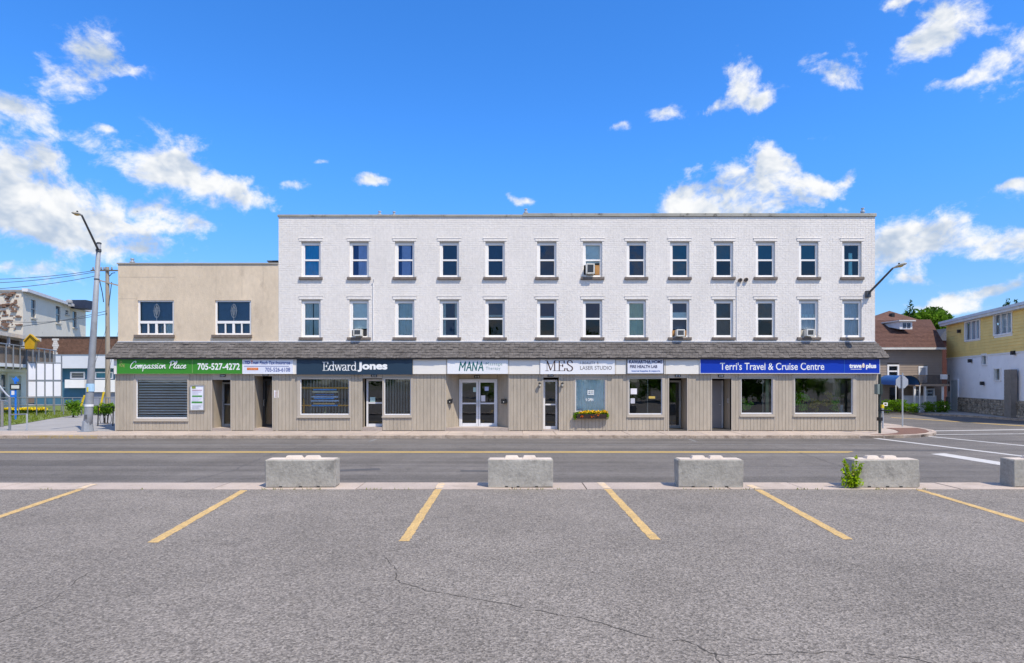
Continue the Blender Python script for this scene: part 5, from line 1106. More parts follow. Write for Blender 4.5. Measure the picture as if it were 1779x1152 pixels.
MB().box(X(1547, 53), X(1552, 53), 52.8, 53.2, Zh(548, 53)-.2, Zh(544.5, 53)).build('roof_vent', BLACK, bh)
# dormer
dZ = 48.6; dm = MB(); a, b = X(1563, dZ), X(1585, dZ); z0, z1 = Zh(572, dZ), Zh(558.5, dZ); dm.poly([(a, dZ, z0), (b, dZ, z0), (b, dZ, z1), (a, dZ, z1)]); dm.poly([(a, dZ, z0), (a, dZ, z1), (a, dZ+3, z1)]); dm.poly([(b, dZ, z0), (b, dZ+3, z1), (b, dZ, z1)]); do_ = dm.build('dormer', mat('dormer_white', (.66, .66, .66)), bh)
MB().prism([(a-.15, dZ-.2, z1), (a-.15, dZ+3, z1+.05), (a-.15, dZ+3, z1+.14), (a-.15, dZ-.2, z1+.09)], (b-a+.3, 0, 0)).build('dormer_roof', mat('cream_fascia', (.62, .6, .56)), do_)
for (p, q) in ((1568.5, 1574), (1576, 1581.5)): bx('dormer_pane', mat('dark_pane', (.05, .07, .10), .1, spec=.6), do_, X(p, dZ), X(q, dZ), dZ-.03, dZ-.004, Zh(569.5, dZ), Zh(561, dZ))
# balcony
DK = mat('deck_wood', (.40, .30, .22), .8, .1, 4); bz = 45.3; bz0 = Zh(670.5, bz)
bx('balcony_deck', DK, bh, X(1590, bz), X(1650, bz), bz, HZ-.03, bz0-.02, bz0+.13)
RL = mat('dark_rail', (.10, .085, .075), .7); rail = bx('balcony_rail', RL, bh, X(1588, bz), X(1650, bz), bz+.02, bz+.08, Zh(651.5, bz)-.06, Zh(651.5, bz))
for k in range(30): xx = X(1588.5+2.1*k, bz); bx('baluster', RL, rail, xx, xx+.035, bz+.03, bz+.07, bz0+.13, Zh(651.5, bz)-.062)
for px in (1591, 1609, 1640): bx('porch_post', WHITE, bh, X(px, bz)-.06, X(px, bz)+.06, bz+.09, bz+.2, 0, bz0-.022)
bx('porch_wall', mat('porch_white', (.62, .63, .66)), bh, X(1573, 46), X(1630, 46), 46.2, 46.3, 0, 1.15)
for (a, b, t, bt) in ((1587, 1598, 677, 690), (1607, 1623, 676, 690)): 
    w = frame_strips(X(a, 46.2), X(b, 46.2), Zh(bt, 46.2), Zh(t, 46.2), 46.15, 46.25, .08, .08, .08, .08).build('porch_window', WHITE, bh); bx('pane', GLU, w, X(a, 46.2)+.08, X(b, 46.2)-.08, 46.19, 46.2, Zh(bt, 46.2)+.08, Zh(t, 46.2)-.08)
bx('balcony_box', WHITE, bh, X(1633.5, bz), X(1643, bz), bz-.2, bz+.01, Zh(659, bz), Zh(650.5, bz))
# arched blue canopy
ca = empty('barrel_canopy', (X(1571, 45), 45.5, 0), 'blue barrel-arched canopy over the brown house entry', 'canopy'); cc = X(1571, 45); cz = Zh(669, 45); rr = .84
vb = MB(); n = 14
for k in range(n+1):
    an = math.pi*k/n; xx, zz = cc+rr*math.cos(an), cz+rr*.80*math.sin(an); vb.v += [(xx, 44.6, zz), (xx, 46.95, zz+.05)]
    if k: vb.f.append((2*k-2, 2*k-1, 2*k+1, 2*k))
vb.build('cover', mat('blue_canvas', (.02, .10, .32), .5, .12, 2), ca, smooth=True)
MB().tube([(cc+rr*math.cos(math.pi*k/n), 44.58, cz+rr*.8*math.sin(math.pi*k/n)) for k in range(n+1)], .035, 6).build('front_hoop', DARKF, ca)
for s in (-1, 1): MB().tube([(cc+s*rr, 44.6, 0), (cc+s*rr, 44.6, cz)], .04, 6).build('post', WHITE, ca)
# second house glimpsed behind
h2 = empty('red_house', (X(1640, 58), 58, 0), 'narrow glimpse of a dark-roofed red house between the brown house and the yellow building', 'house')
bx('wall', mat('red_wood', (.07, .022, .016), .8), h2, X(1630, 58), X(1655, 58), 58, 63, 0, Zh(592, 58)); MB().prism([(X(1626, 58), 57.8, Zh(592, 58)), (X(1657, 58), 57.8, Zh(592, 58)), (X(1642, 58), 57.8, Zh(571, 58))], (0, 6, 0)).build('roof', mat('slate_roof', (.10, .105, .12), .9), h2)
# hedges and small street things before the brown house
HL = leafmat('hedge_leaf', (.13, .26, .02), .5, 2.5)
def hedge(px0, px1, yt, yb, Z, lab, n, seed):
    a, b = X(px0, Z), X(px1, Z); zt = Zh(yt, Z); o = empty('hedge', ((a+b)/2, Z, 0), lab, 'hedge', 'hedges before the brown house'); g = random.Random(seed); k = max(3, int((b-a)/.35))
    foliage('leaves', HL, o, [(a+(b-a)*(i+.5)/k, Z+g.uniform(-.15, .15), zt*f, .32, .35, zt*.30) for i in range(k) for f in (.3, .70)], n, .075, seed)
    MB().tube([(a, Z, .05), ((a+b)/2, Z, .12), (b, Z, .05)], .05, 5).build('stem', BARK, o)
hedge(1536, 1573, 693.5, 709, 44.3, 'wide leafy hedge left of the white porch, partly behind the stop sign', 1500, 1); hedge(1574, 1594, 699.5, 710, 44.0, 'low round hedge left of the orange diamond sign', 700, 2); hedge(1606, 1624, 697, 709, 44.4, 'yellow-green clipped hedge right of the orange diamond sign', 700, 3); hedge(1627, 1644, 695, 708, 44.6, 'hedge against the corner of the yellow building', 700, 4)
dg = empty('warning_sign', G(1598, 713), 'small orange diamond warning sign on a low stand before the hedges', 'traffic sign'); g = WO[dg.name]; zc = Zh(699, g.y); MB().prism([(g.x-.18, g.y, zc), (g.x, g.y, zc-.18), (g.x+.18, g.y, zc), (g.x, g.y, zc+.18)], (0, .02, 0)).build('diamond', mat('sign_orange', (.75, .33, .02), .5), dg); bx('symbol', BLACK, dg, g.x-.03, g.x+.03, g.y-.004, g.y-.001, zc-.08, zc+.08); MB().tube([(g.x, g.y+.03, 0), (g.x, g.y+.03, zc)], .02, 6).build('stand', BLACK, dg); bx('foot', BLACK, dg, g.x-.2, g.x+.2, g.y-.1, g.y+.15, .001, .05)
bp_ = empty('blue_post', G(1624, 712.5), 'slim blue post beside the yellow-green hedge', 'post'); g = WO[bp_.name]; MB().tube([(g.x, g.y, 0), (g.x, g.y, 1.05)], .05, 8).build('shaft', mat('blue_post', (.12, .26, .36), .5), bp_); bx('cap', DARKF, bp_, g.x-.09, g.x-.055, g.y-.06, g.y+.06, 0, 1.0)

# ================================================================== yellow and white building (right edge)
A = Vector((33.45, 48.7, 0)); B = Vector((30.16, 37.3, 0)); U = (B-A).normalized(); NO = Vector((U.y, -U.x, 0))
if NO.dot(-A) < 0: NO = -NO
def on(px, py):
    k = (px-PX0)/F; s = (k*A.y-A.x)/(U.x-k*U.y); Z = A.y+s*U.y; return s, Zh(py, Z)
def ob(name, m_, parent, s0, s1, d0, d1, z0, z1, **kw):      # box on the slanted wall; d measured outward
    p = [A+U*s0+NO*d0, A+U*s1+NO*d0, A+U*s1+NO*d1, A+U*s0+NO*d1]; return MB().prism([(q.x, q.y, z0) for q in p], (0, 0, z1-z0)).build(name, m_, parent, **kw)
yb = empty('yellow_building', A+U*6, 'building with yellow clapboard upper floor, white lower wall and stone base, at the right edge', 'building')
LEN = 17.0; ZY0 = 3.98; ZE = 6.45
YW = mat('white_render', (.88, .87, .88), .85, .06, .8, .3, 14, dirt=((.55, .55, .58), 1.5, .6, .8)); YY = mat('yellow_clapboard', (.86, .62, .21), .7, .08, 1.2, dirt=((.66, .48, .2), 1.8, .60, .8)); 
wn_ = [(1677.7, 1703.5, 561, 592), (1728, 1759, 548.5, 582.5)]; sm_ = [(1707, 1715, 616.5, 633.6), (1728.6, 1739, 641, 660.6)]
def R4(a, b, t, bt):
    s0 = on(a, t)[0]; s1 = on(b, t)[0]; zt = (on(a, t)[1]); zb = on(a, bt)[1]; return (s0, s1, zb, zt)
hl = [R4(*q) for q in wn_+sm_]
mb = MB(); wall_holes(mb, A, U, LEN, ZE, hl, .14, -NO); mb.poly([A, A-NO*9, A-NO*9+Vector((0, 0, ZE)), A+Vector((0, 0, ZE))]); E_ = A+U*LEN; mb.poly([E_, E_-NO*9, E_-NO*9+Vector((0, 0, ZE)), E_+Vector((0, 0, ZE))]); mb.poly([A-NO*9, E_-NO*9, E_-NO*9+Vector((0, 0, ZE)), A-NO*9+Vector((0, 0, ZE))]); yw = mb.build('wall', YW, yb)
z = ZY0; k = 0
while z < ZE-.05:
    z1 = min(z+.2, ZE); segs = [(0.0, LEN)]
    for (a, b, c, d) in hl[:2]:
        if d+.08 > z+.02 and c-.08 < z1-.02: segs = [s for (p, q) in segs for s in ((p, min(q, a-.08)), (max(p, b+.08), q)) if s[1]-s[0] > .05]
    for (a, b) in segs:
        P = [A+U*a+NO*.045+Vector((0, 0, z)), A+U*a+NO*.002+Vector((0, 0, z)), A+U*a+NO*.002+Vector((0, 0, z1)), A+U*a+NO*.014+Vector((0, 0, z1))]; MB().prism(P, U*(b-a)).build('clapboard', YY, yw)
    z += .2
for i, (a, b, c, d) in enumerate(hl):
    fw = .09 if i < 2 else .06
    w = MB()
    for (s0, s1, z0, z1) in ((a-.07, a+fw*.4, c-.07, d+.07), (b-fw*.4, b+.07, c-.07, d+.07), (a+fw*.4, b-fw*.4, d-.02, d+.07), (a+fw*.4, b-fw*.4, c-.07, c+.03)):
        p = [A+U*s0+NO*-.05, A+U*s1+NO*-.05, A+U*s1+NO*.07, A+U*s0+NO*.07]; w.prism([(q.x, q.y, z0) for q in p], (0, 0, z1-z0))
    w = w.build('window', WHITE, yb)
    for j in range(1, 3 if i < 2 else 1): s = a+(b-a)*j/3; ob('mullion', WHITE, w, s-.035, s+.035, -.08, -.02, c, d)
    P = [A+U*a-NO*.09+Vector((0, 0, c)), A+U*b-NO*.09+Vector((0, 0, c)), A+U*b-NO*.09+Vector((0, 0, d)), A+U*a-NO*.09+Vector((0, 0, d))]; MB().poly(P).build('pane', GLU, w)
    P = [q-NO*.12 for q in P]; MB().poly(P).build('curtain', cGREY if i < 2 else cTEAL, w)
ob('roof', mat('metal_fascia', (.55, .58, .63), .5, .08, 2), yb, -.4, LEN+.3, -8.6, .45, ZE+.16, ZE+.34); ob('eave_fascia', mat('cream_eave', (.66, .66, .66)), yb, -.35, LEN+.3, -.3, .38, ZE+.002, ZE+.158)
ob('belt_board', WHITE, yb, 0, LEN, .004, .05, ZY0-.1, ZY0-.003)
s0, s1 = on(1653.6, 690)[0], on(1665, 690)[0]; yd_ = ob('door', mat('pale_green_door', (.60, .66, .66), .5), yb, s0, s1, .01, .05, .02, 2.25)
for (a, b, c, d) in ((s0-.12, s0-.005, 0, 2.4), (s1+.005, s1+.12, 0, 2.4), (s0-.005, s1+.005, 2.26, 2.4)): ob('door_trim', YW, yd_, a, b, .005, .08, c+.003, d)
ob('handle', ALU, yd_, s1-.14, s1-.09, .052, .09, 1.0, 1.12)
# rubble plinth
STN = mat('rubble_stone', (.34, .29, .225), .95, .75, 3.6, .5, 10); pls = on(1667, 700)[0]
pl = ob('stone_plinth', mat('plinth_mortar', (.30, .28, .25), .95, .1, 4), yb, pls, LEN, .004, .10, 0, 1.03); sg = MB(); g = random.Random(5)
z = .02; 
while z < .98:
    h = g.uniform(.12, .22); s = pls+.02
    while s < LEN-.1:
        w = g.uniform(.14, .36); d = g.uniform(.13, .19); dz = g.uniform(-.03, .03)
        q0, q1 = s+.012, s+w-.012; za, zb = max(.01, z+dz), min(1.0, z+h-.02+dz*.5); i = len(sg.v)
        for (ss, zz, dd) in ((q0, za, .1), (q1, za, .1), (q1, zb, .1), (q0, zb, .1), (q0+.03, za+.02, d), (q1-.03, za+.03, d), (q1-.04, zb-.03, d), (q0+.03, zb-.02, d)):
            p = A+U*ss+NO*dd; sg.v.append((p.x, p.y, zz))
        sg.f += [(i+4, i+5, i+6, i+7), (i, i+1, i+5, i+4), (i+1, i+2, i+6, i+5), (i+2, i+3, i+7, i+6), (i+3, i, i+4, i+7)]; s += w
    z += h
sg.build('rubble_stones', STN, pl, kind='stuff')
ob('corner_pier', mat('block_grey', (.36, .34, .32), .9, .1, 4), yb, .0, .55, .004, .10, 0, 1.0)
q0, q1 = on(1759, 700)[0], on(1771, 700)[0]; ch = ob('chimney', mat('chimney_block', (.25, .22, .19), .9, .15, 4), yb, q0, q1, .11, .42, 0, 2.9)
for k in range(14): ob('block_course', mat('block_course', (.24, .21, .18), .9, .15, 5), ch, q0-.006, q1+.006, .426, .438, .03+k*.205, .03+k*.205+.19)
for (px, py) in ((1688.5, 627), (1710, 666), (1764, 613), (1669.5, 575.5)):
    s, zz = on(px, py); f_ = ob('wall_fixture', DARKF, yb, s-.12, s+.12, .05, .22, zz-.12, zz+.12)
for (px, t, bt) in ((1649.5, 663, 680),): 
    s, zz = on(px, bt); ob('wall_ornament', mat('ornament_brown', (.16, .10, .07)), yb, s-.1, s+.1, .01, .06, zz, zz+.75)

# ================================================================== trees at right
LF = [leafmat('tree_leaf_a', (.105, .21, .022), .45, 1.1), leafmat('tree_leaf_b', (.07, .16, .022), .45, 1.1), leafmat('tree_leaf_dark', (.03, .075, .02), .4, 1.3)]
TR = [(1534, 88, 558, 3.0, 0, 'leafy tree crown showing above the left of the brown roof'), (1566, 92, 553, 3.2, 1, 'leafy tree directly behind the brown roof ridge'), (1605, 86, 544, 3.8, 0, 'tall leafy tree right of the pointed spruce'), (1634, 90, 546, 3.6, 1, 'leafy tree above the right slope of the brown roof'), (1660, 84, 552, 3.0, 0, 'leafy tree over the gap before the yellow building'), (1684, 92, 559, 2.8, 1, 'leafy tree just above the left roof corner of the yellow building')]
TR += [(1588, 95, 548, 3.4, 0, 'leafy tree just behind the pointed spruce'), (1622, 98, 541, 3.6, 1, 'farthest leafy tree, showing between two nearer crowns'), (1648, 97, 547, 3.2, 0, 'leafy tree behind the gap of the dark-roofed house'), (1550, 96, 552, 3.0, 1, 'leafy tree left of the brown roof peak')]
for i, (px, Z, yt, r, li, lab) in enumerate(TR): tree('leafy_tree', (X(px, Z), Z, 0), Zh(yt-2, Z), r*1.15, lab, LF[li], 4200, .33, 20+i, group='trees behind the brown house')
tree('spruce_tree', (X(1582, 84), 84, 0), Zh(527, 84), 1.9, 'dark pointed spruce standing above the brown roof', LF[2], 2600, .26, 40, True, 'trees behind the brown house')
tree('spruce_tree', (X(1750, 90), 90, 0), Zh(522, 90), 1.8, 'dark spruce tip above the yellow building roof', LF[2], 2200, .26, 41, True, 'trees behind the brown house'); tree('spruce_tree', (X(1764, 93), 93, 0), Zh(525, 93), 1.7, 'smaller spruce tip above the roof, nearer the right edge', LF[2], 2000, .26, 42, True, 'trees behind the brown house')

# ================================================================== left side: yard, fences, houses
YARDC = mat('yard_concrete', (.30, .29, .285), .92, .10, .8, .2, 30)
dv = MB().poly([(-70, 27.9, -.005), (-17.5, 27.9, -.005), (-17.5, 62, -.005), (-70, 62, -.005)]).build('driveway', YARDC, kind='structure')
gp = [G(-60, 752), G(0, 741), G(40, 736), G(85, 728), G(125, 722), G(205, 714), G(205, 704), G(-60, 707)]
gr = MB().poly([(p.x, p.y, .012) for p in gp]).build('lawn', GRASSB, kind='structure')
gt = MB(); 
def inpoly(x, y):
    c = False
    for i in range(len(gp)):
        a, b = gp[i], gp[i-1]
        if (a.y > y) != (b.y > y) and x < (b.x-a.x)*(y-a.y)/(b.y-a.y)+a.x: c = not c
    return c
xs = [p.x for p in gp]; ys = [p.y for p in gp]
for k in range(9000):
    x = random.uniform(min(xs), max(xs)); y = random.uniform(min(ys), min(max(ys), 46))
    if inpoly(x, y): h = random.uniform(.06, .2); gt.poly([(x-.02, y, .01), (x+.02, y, .01), (x+random.uniform(-.06, .06), y+random.uniform(-.05, .05), h)])
gt.build('grass', leafmat('grass_blade', (.17, .23, .03), .45, 1.5), label='short green grass in the sloping yard left of the shops', cat='grass', kind='stuff')
# low retaining kerb of gravel behind the grass
for i in range(10):
    px = -4+9*i; Z = 42.5; c = X(px, Z); o = empty('flower_clump', (c, Z, 0), ['first', 'second', 'third', 'fourth', 'fifth', 'sixth', 'seventh', 'eighth', 'ninth', 'tenth'][i]+' clump of yellow flowers behind the yard railing, counted from the left', 'flowers', 'yellow flower clumps in the yard')
    foliage('leaves', leafmat('clump_leaf', (.10, .20, .03)), o, [(c, Z, .2, .25, .2, .18)], 120, .06, i); foliage('blooms', mat('bloom_lemon', (.80, .62, .02), .7), o, [(c+.05, Z-.1, .34, .24, .15, .10)], 150, .05, 50+i, flat=1.3)
MT = mat('rail_grey_metal', (.23, .25, .28), .5, .08, 4, metal=.3)
# near handrail
hr = empty('handrail', G(17, 747), 'bent grey handrail by the pavement at the left edge', 'handrail'); a = G(17, 747.5); b = G(47, 747.5); z1 = Zh(690, a.y); c = G(-14, 747.5)
MB().tube([a, (a.x, a.y, z1-.0)], .05, 8).build('post', MT, hr); MB().tube([b, (b.x, b.y, Zh(719, b.y))], .035, 8).build('post', mat('rail_light_metal', (.42, .44, .48), .45, metal=.3), hr)
MB().tube([(a.x, a.y, Zh(720.5, a.y)), (b.x, b.y, Zh(719.5, b.y))], .028, 8).build('lower_bar', MT, hr); MB().tube([(a.x, a.y, z1), W(12, 686, a.y), W(5, 678, a.y), W(0, 671, a.y), W(-12, 664, a.y), W(-40, 663, a.y)], .035, 8).build('bent_bar', mat('rail_light_metal', (.42, .44, .48)), hr); MB().tube([(a.x, a.y, Zh(698, a.y)), W(-40, 690, a.y)], .03, 8).build('upper_bar', MT, hr)
p_, g = post('grey_bollard', 3.5, 697, 742, .06, mat('bollard_grey', (.24, .23, .23), .7), 'stout grey post at the far left edge beside the handrail', 'post')
# yard railing
rz = 40.5; ro = empty('yard_railing', (X(100, rz), rz, 0), 'long low grey metal railing across the yard before the blue building', 'railing')
for py in (691.5, 704.5): MB().tube([(X(-40, rz), rz, Zh(py, rz)), (X(204, rz), rz, Zh(py-.5, rz))], .032, 6).build('rail', MT, ro)
for k in range(15): px = -30+15.6*k; MB().tube([(X(px, rz), rz, 0), (X(px, rz), rz, Zh(691, rz))], .035, 6).build('post', MT, ro)
# screen of white panels
def seg(px, Z): return Vector((X(px, Z), Z, 0))
pA, pB = seg(48, 43.6), seg(107, 45.4); U2 = (pB-pA).normalized(); LN = (pB-pA).length; so_ = empty('panel_screen', pA.lerp(pB, .5), 'tall screen of eight white panels in a grey frame in the yard', 'screen')
def atp(t, z): p = pA+(pB-pA)*t; return Vector((p.x, p.y, z))
zt, zm_, zb_ = 3.50, 2.24, 1.08
for t in (0, .25, .5, .75, 1): MB().tube([atp(t, 0), atp(t, 4.05 if t > .1 else 3.5)], .045, 6).build('upright', MT, so_)
for z_ in (zt, zm_, zb_): MB().tube([atp(-.02, z_), atp(1.02, z_)], .04, 6).build('crossbar', MT, so_)
PNL = mat('white_panel', (.74, .74, .80), .5, .04, 1)
for k in range(4):
    for (c, d) in ((zb_+.06, zm_-.06), (zm_+.06, zt-.06)):
        nn = Vector((-U2.y, U2.x, 0))*.02; q = [atp(k/4+.022, c), atp((k+1)/4-.022, c), atp((k+1)/4-.022, d), atp(k/4+.022, d)]; MB().prism(q, nn).build('panel', PNL, so_)
# white house with balcony and yellow gable box, its front turned towards the shops
class Plane:
    def __init__(s, A, B):
        s.A = Vector((A.x, A.y, 0)); s.U = (Vector((B.x, B.y, 0))-s.A); s.len = s.U.length; s.U.normalize(); s.N = Vector((s.U.y, -s.U.x, 0))
        if s.N.dot(-s.A) < 0: s.N = -s.N
    def on(s, px, py):
        k = (px-PX0)/F; t = (k*s.A.y-s.A.x)/(s.U.x-k*s.U.y); return t, Zh(py, s.A.y+t*s.U.y)
    def pt(s, t, z, d=0): p = s.A+s.U*t+s.N*d; return Vector((p.x, p.y, z))
    def box(s, name, m_, parent, s0, s1, d0, d1, z0, z1, **kw):
        return MB().prism([s.pt(s0, z0, d0), s.pt(s1, z0, d0), s.pt(s1, z0, d1), s.pt(s0, z0, d1)], (0, 0, z1-z0)).build(name, m_, parent, **kw)
HP = Plane(W(-60, 663, 38.5), W(46, 663, 47.5)); hs0 = -6.0; t_ = lambda px: HP.on(px, 650)[0]
wh = empty('balcony_house', HP.pt(4, 0), 'white house with a railed balcony at the left edge of the picture', 'house')
hw = MB(); holes = [(t_(2)-hs0, t_(13)-hs0, .8, 2.75), (t_(16)-hs0, t_(37)-hs0, .1, 2.6)]; wall_holes(hw, HP.pt(hs0, 0), HP.U, HP.len-hs0, 3.55, holes, .2, -HP.N); hw.poly([HP.pt(hs0, 0), HP.pt(hs0, 0, -5), HP.pt(hs0, 3.55, -5), HP.pt(hs0, 3.55)]); hw.poly([HP.pt(HP.len, 0), HP.pt(HP.len, 0, -5), HP.pt(HP.len, 3.55, -5), HP.pt(HP.len, 3.55)]); hw.build('wall', mat('white_house_wall', (.78, .76, .73), .8, .06, 2), wh)
w_ = MB(); a, b = t_(2), t_(13)
w_ = HP.box('window', WHITE, wh, a, b, -.12, -.06, .8, .88)
for (p, q, c, d) in ((a, a+.1, .88, 2.75), (b-.1, b, .88, 2.75), (a+.1, b-.1, 2.65, 2.75), (a+.1, b-.1, 1.7, 1.8)): HP.box('sash', WHITE, w_, p, q, -.12, -.06, c, d)
HP.box('pane', mat('dark_pane', (.05, .07, .1), .1, spec=.6), w_, a+.02, b-.02, -.16, -.125, .82, 2.73)
HP.box('garage_door', mat('mint_door', (.52, .60, .58), .6), wh, t_(16), t_(37), -.18, -.14, .1, 2.6); HP.box('awning_board', WHITE, wh, hs0, t_(39), .01, .4, 2.85, 3.05)
zf = HP.on(10, 633)[1]; zr = HP.on(10, 602)[1]
HP.box('balcony_floor', WHITE, wh, hs0, HP.len, .0, 1.2, zf-.22, zf)
BW = mat('balcony_boards', (.20, .16, .13), .8, .15, 3); k = 0; tt = hs0+.05
while tt < HP.len+2.0:
    HP.box('balcony_board', BW, wh, tt, tt+.23, 1.06, 1.09, zf+.02, zr-.12); tt += .27
RP = MB(); RP.tube([HP.pt(hs0, zr, 1.2), HP.pt(HP.len+2.4, zr, 1.2)], .05, 6); RP.build('handrail', MT, wh); HP.box('balcony_floor', WHITE, wh, HP.len+.01, HP.len+2.4, .2, 1.2, zf-.22, zf)
tt = hs0+.3
while tt < HP.len+2.5: MB().tube([HP.pt(tt, zf-.35, 1.22), HP.pt(tt, zr+.02, 1.22)], .05, 6).build('baluster', MT, wh); tt += 1.15
zro = HP.on(10, 588)[1]
HP.box('upper_wall', mat('upper_brown', (.12, .095, .08), .8), wh, hs0, HP.len-.3, -4, -.3, 3.56, zro)
for px in (12, 26, -12, -34): HP.box('porch_post', mat('post_grey', (.5, .52, .55)), wh, t_(px), t_(px)+.13, .75, .9, zf+.002, zro)
HP.box('roof', mat('cream_roof', (.62, .55, .47), .7), wh, hs0, t_(44), -4.5, 1.0, zro+.003, zro+.26)
YG = mat('ochre_gable', (.56, .33, .02), .6, .1, 3); yz = 43.2
yg = MB().prism([W(43, 606, yz), W(59, 606, yz), W(62, 591, yz), W(52, 582, yz), W(42, 592, yz)], (-.6, 1.0, 0)).build('gable_box', YG, wh)
MB().prism([W(41, 594, yz-.1), W(52, 581.5, yz-.1), W(52, 579.5, yz-.1), W(40, 592, yz-.1)], (-.7, 1.2, 0)).build('gable_roof', mat('ochre_roof', (.62, .38, .04)), yg); MB().prism([W(52.05, 581.5, yz-.1), W(64.5, 592.5, yz-.1), W(65.5, 590.5, yz-.1), W(52.05, 579.5, yz-.1)], (-.7, 1.2, 0)).build('gable_roof', mat('ochre_roof', (.62, .38, .04)), yg)
# small blue sign in the yard
bs = empty('yard_sign', (X(27, 36), 36, 0), 'small framed placard on a blue stand topped by a blue leaf shape', 'sign'); sz = 36; BLS = mat('bright_blue_paint', (.02, .17, .66), .5)
MB().tube([(X(26, sz), sz+.05, 0), (X(26, sz), sz+.05, Zh(657, sz))], .05, 6).build('stand', BLS, bs); frame_strips(X(18, sz), X(36, sz), Zh(677, sz), Zh(667, sz), sz-.03, sz, .06, .06, .06, .06).build('placard_frame', BLACK, bs); bx('placard', mat('placard_cream', (.6, .62, .58)), bs, X(18, sz)+.06, X(36, sz)-.06, sz-.02, sz-.01, Zh(677, sz)+.06, Zh(667, sz)-.06)
lf = [(20, 656), (24, 658.5), (27, 654), (30, 658), (33, 658), (32, 663), (28, 663), (25, 667), (24, 662)]; MB().prism([W(x_, y_, sz) for x_, y_ in lf], (0, .03, 0)).build('leaf_shape', BLS, bs)
bx('lower_panel', BLS, bs, X(18, sz), X(28, sz), sz+.0, sz+.03, Zh(690, sz), Zh(678, sz)); bx('lower_card', mat('paper', (.7, .7, .7)), bs, X(20, sz), X(25, sz), sz-.012, sz-.001, Zh(686, sz), Zh(679, sz))
# blue low building
bZ = 60.0; bb = empty('blue_building', (X(150, bZ), bZ, 0), 'low blue building with a broad white fascia behind the yard', 'building'); BLW = mat('slate_blue_wall', (.055, .15, .215), .8, .07, 1.5)
hx0 = X(60, bZ); hx1 = X(330, bZ); hw = MB(); wall_holes(hw, (hx0, bZ, 0), (1, 0, 0), hx1-hx0, Zh(640, bZ), [(X(122.5, bZ)-hx0, X(148, bZ)-hx0, Zh(658.5, bZ), Zh(646.5, bZ)), (X(165, bZ)-hx0, X(197, bZ)-hx0, Zh(658, bZ), Zh(646, bZ))], .15); hw.build('wall', BLW, bb)
bx('fascia', mat('white_fascia', (.66, .67, .70), .6, .05, 1), bb, hx0, hx1, bZ-.6, bZ+8, Zh(640, bZ), Zh(617, bZ)); bx('fascia_cap', MT, bb, hx0, hx1, bZ-.65, bZ+8, Zh(617, bZ)+.002, Zh(616, bZ)); 
for (a, b, bl) in ((122.5, 148, True), (165, 197, False)):
    x0, x1, z0, z1 = X(a, bZ), X(b, bZ), Zh(658.5, bZ), Zh(646.2, bZ); w = frame_strips(x0, x1, z0, z1, bZ-.06, bZ+.05, .12, .12, .1, .1).build('window', WHITE, bb); bx('pane', mat('dark_pane', (.05, .07, .1)) if bl else mat('teal_pane', (.05, .20, .25), .2), w, x0+.12, x1-.12, bZ+.03, bZ+.05, z0+.1, z1-.1)
    for k in range(3 if bl else 0): bx('blind_slat', mat('cream_blind', (.40, .38, .32)), w, x0+.15, x1-.15, bZ+.0, bZ+.02, z0+.15+.15*k, z0+.20+.15*k)
bx('white_box', WHITE, bb, X(119, bZ), X(152, bZ), bZ-.5, bZ-.01, Zh(674, bZ), Zh(659.6, bZ)); bx('white_band', WHITE, bb, X(161, bZ), X(300, bZ), bZ-.6, bZ-.01, Zh(681, bZ), Zh(660, bZ)); bx('grey_base', mat('base_grey', (.25, .27, .32)), bb, X(161, bZ), X(300, bZ), bZ-.4, bZ-.01, 0, Zh(681, bZ)-.01)
# brown brick building behind
rZ = 66.0; rb = empty('brown_brick_building', (X(130, rZ), rZ, 0), 'low brown brick building with a pale patched strip, behind the blue one', 'building'); BKB = mat('brown_brick', (.17, .092, .06), .9, .25, 3, .5, 10, fine=.2, fscale=4)
hwb = bx('wall', mat('brown_mortar', (.20, .15, .12), .9), rb, X(45, rZ), X(330, rZ), rZ, rZ+8, 0, Zh(586.5, rZ)); bx('coping', DARKF, rb, X(44, rZ), X(331, rZ), rZ-.1, rZ+8, Zh(586.5, rZ)+.003, Zh(584.8, rZ))
bk = MB(); z = Zh(620, rZ); g = random.Random(8); r = 0
while z < Zh(586.5, rZ)-.08:
    x = X(46, rZ)-(.15 if r % 2 else 0)
    while x < X(240, rZ): bk.box(x+.01, x+.29, rZ-.02-g.random()*.015, rZ, z, z+.10); x += .30
    z += .115; r += 1
bk.build('bricks', BKB, hwb, kind='stuff'); 
pm = MB(); z = Zh(616, rZ)
while z < Zh(588, rZ): w = g.uniform(.15, .32); pm.box(X(96.5, rZ)-w, X(96.5, rZ)+w+g.uniform(-.05, .1), rZ-.07, rZ-.038, z, z+.2); z += .21
pm.build('pale_patch', mat('pale_mortar', (.58, .55, .50), .9, .15, 5), rb)
# peeling white brick building far left
A3 = W(40, 640, 70); A3.z = 0; B3 = W(149, 640, 90); B3.z = 0; U3 = (B3-A3).normalized(); N3 = Vector((U3.y, -U3.x, 0)); 
if N3.dot(-A3) < 0: N3 = -N3
pw = empty('peeling_building', A3, 'old cream painted brick building with peeling patches and dark windows, far left', 'building'); PEEL = mat('peeling_paint', (.64, .58, .48), .9, .07, .8, .3, 8, fine=.08, fscale=2.5, dirt=((.24, .15, .10), .75, .61, .64)); PEEL2 = mat('cream_painted_brick', (.74, .69, .58), .9, .06, .5, .3, 8, dirt=((.38, .33, .27), 1.1, .64, .68)); ZP = 12.1; L3 = (B3-A3).length
def on3(px, py):
    k = (px-PX0)/F; s = (k*A3.y-A3.x)/(U3.x-k*U3.y); return s, Zh(py, A3.y+s*U3.y)
WN = [(54, 62, 520, 551), (97, 105, 531, 560), (126, 133, 540, 568), (113.5, 119, 538.5, 545)]; hl = []
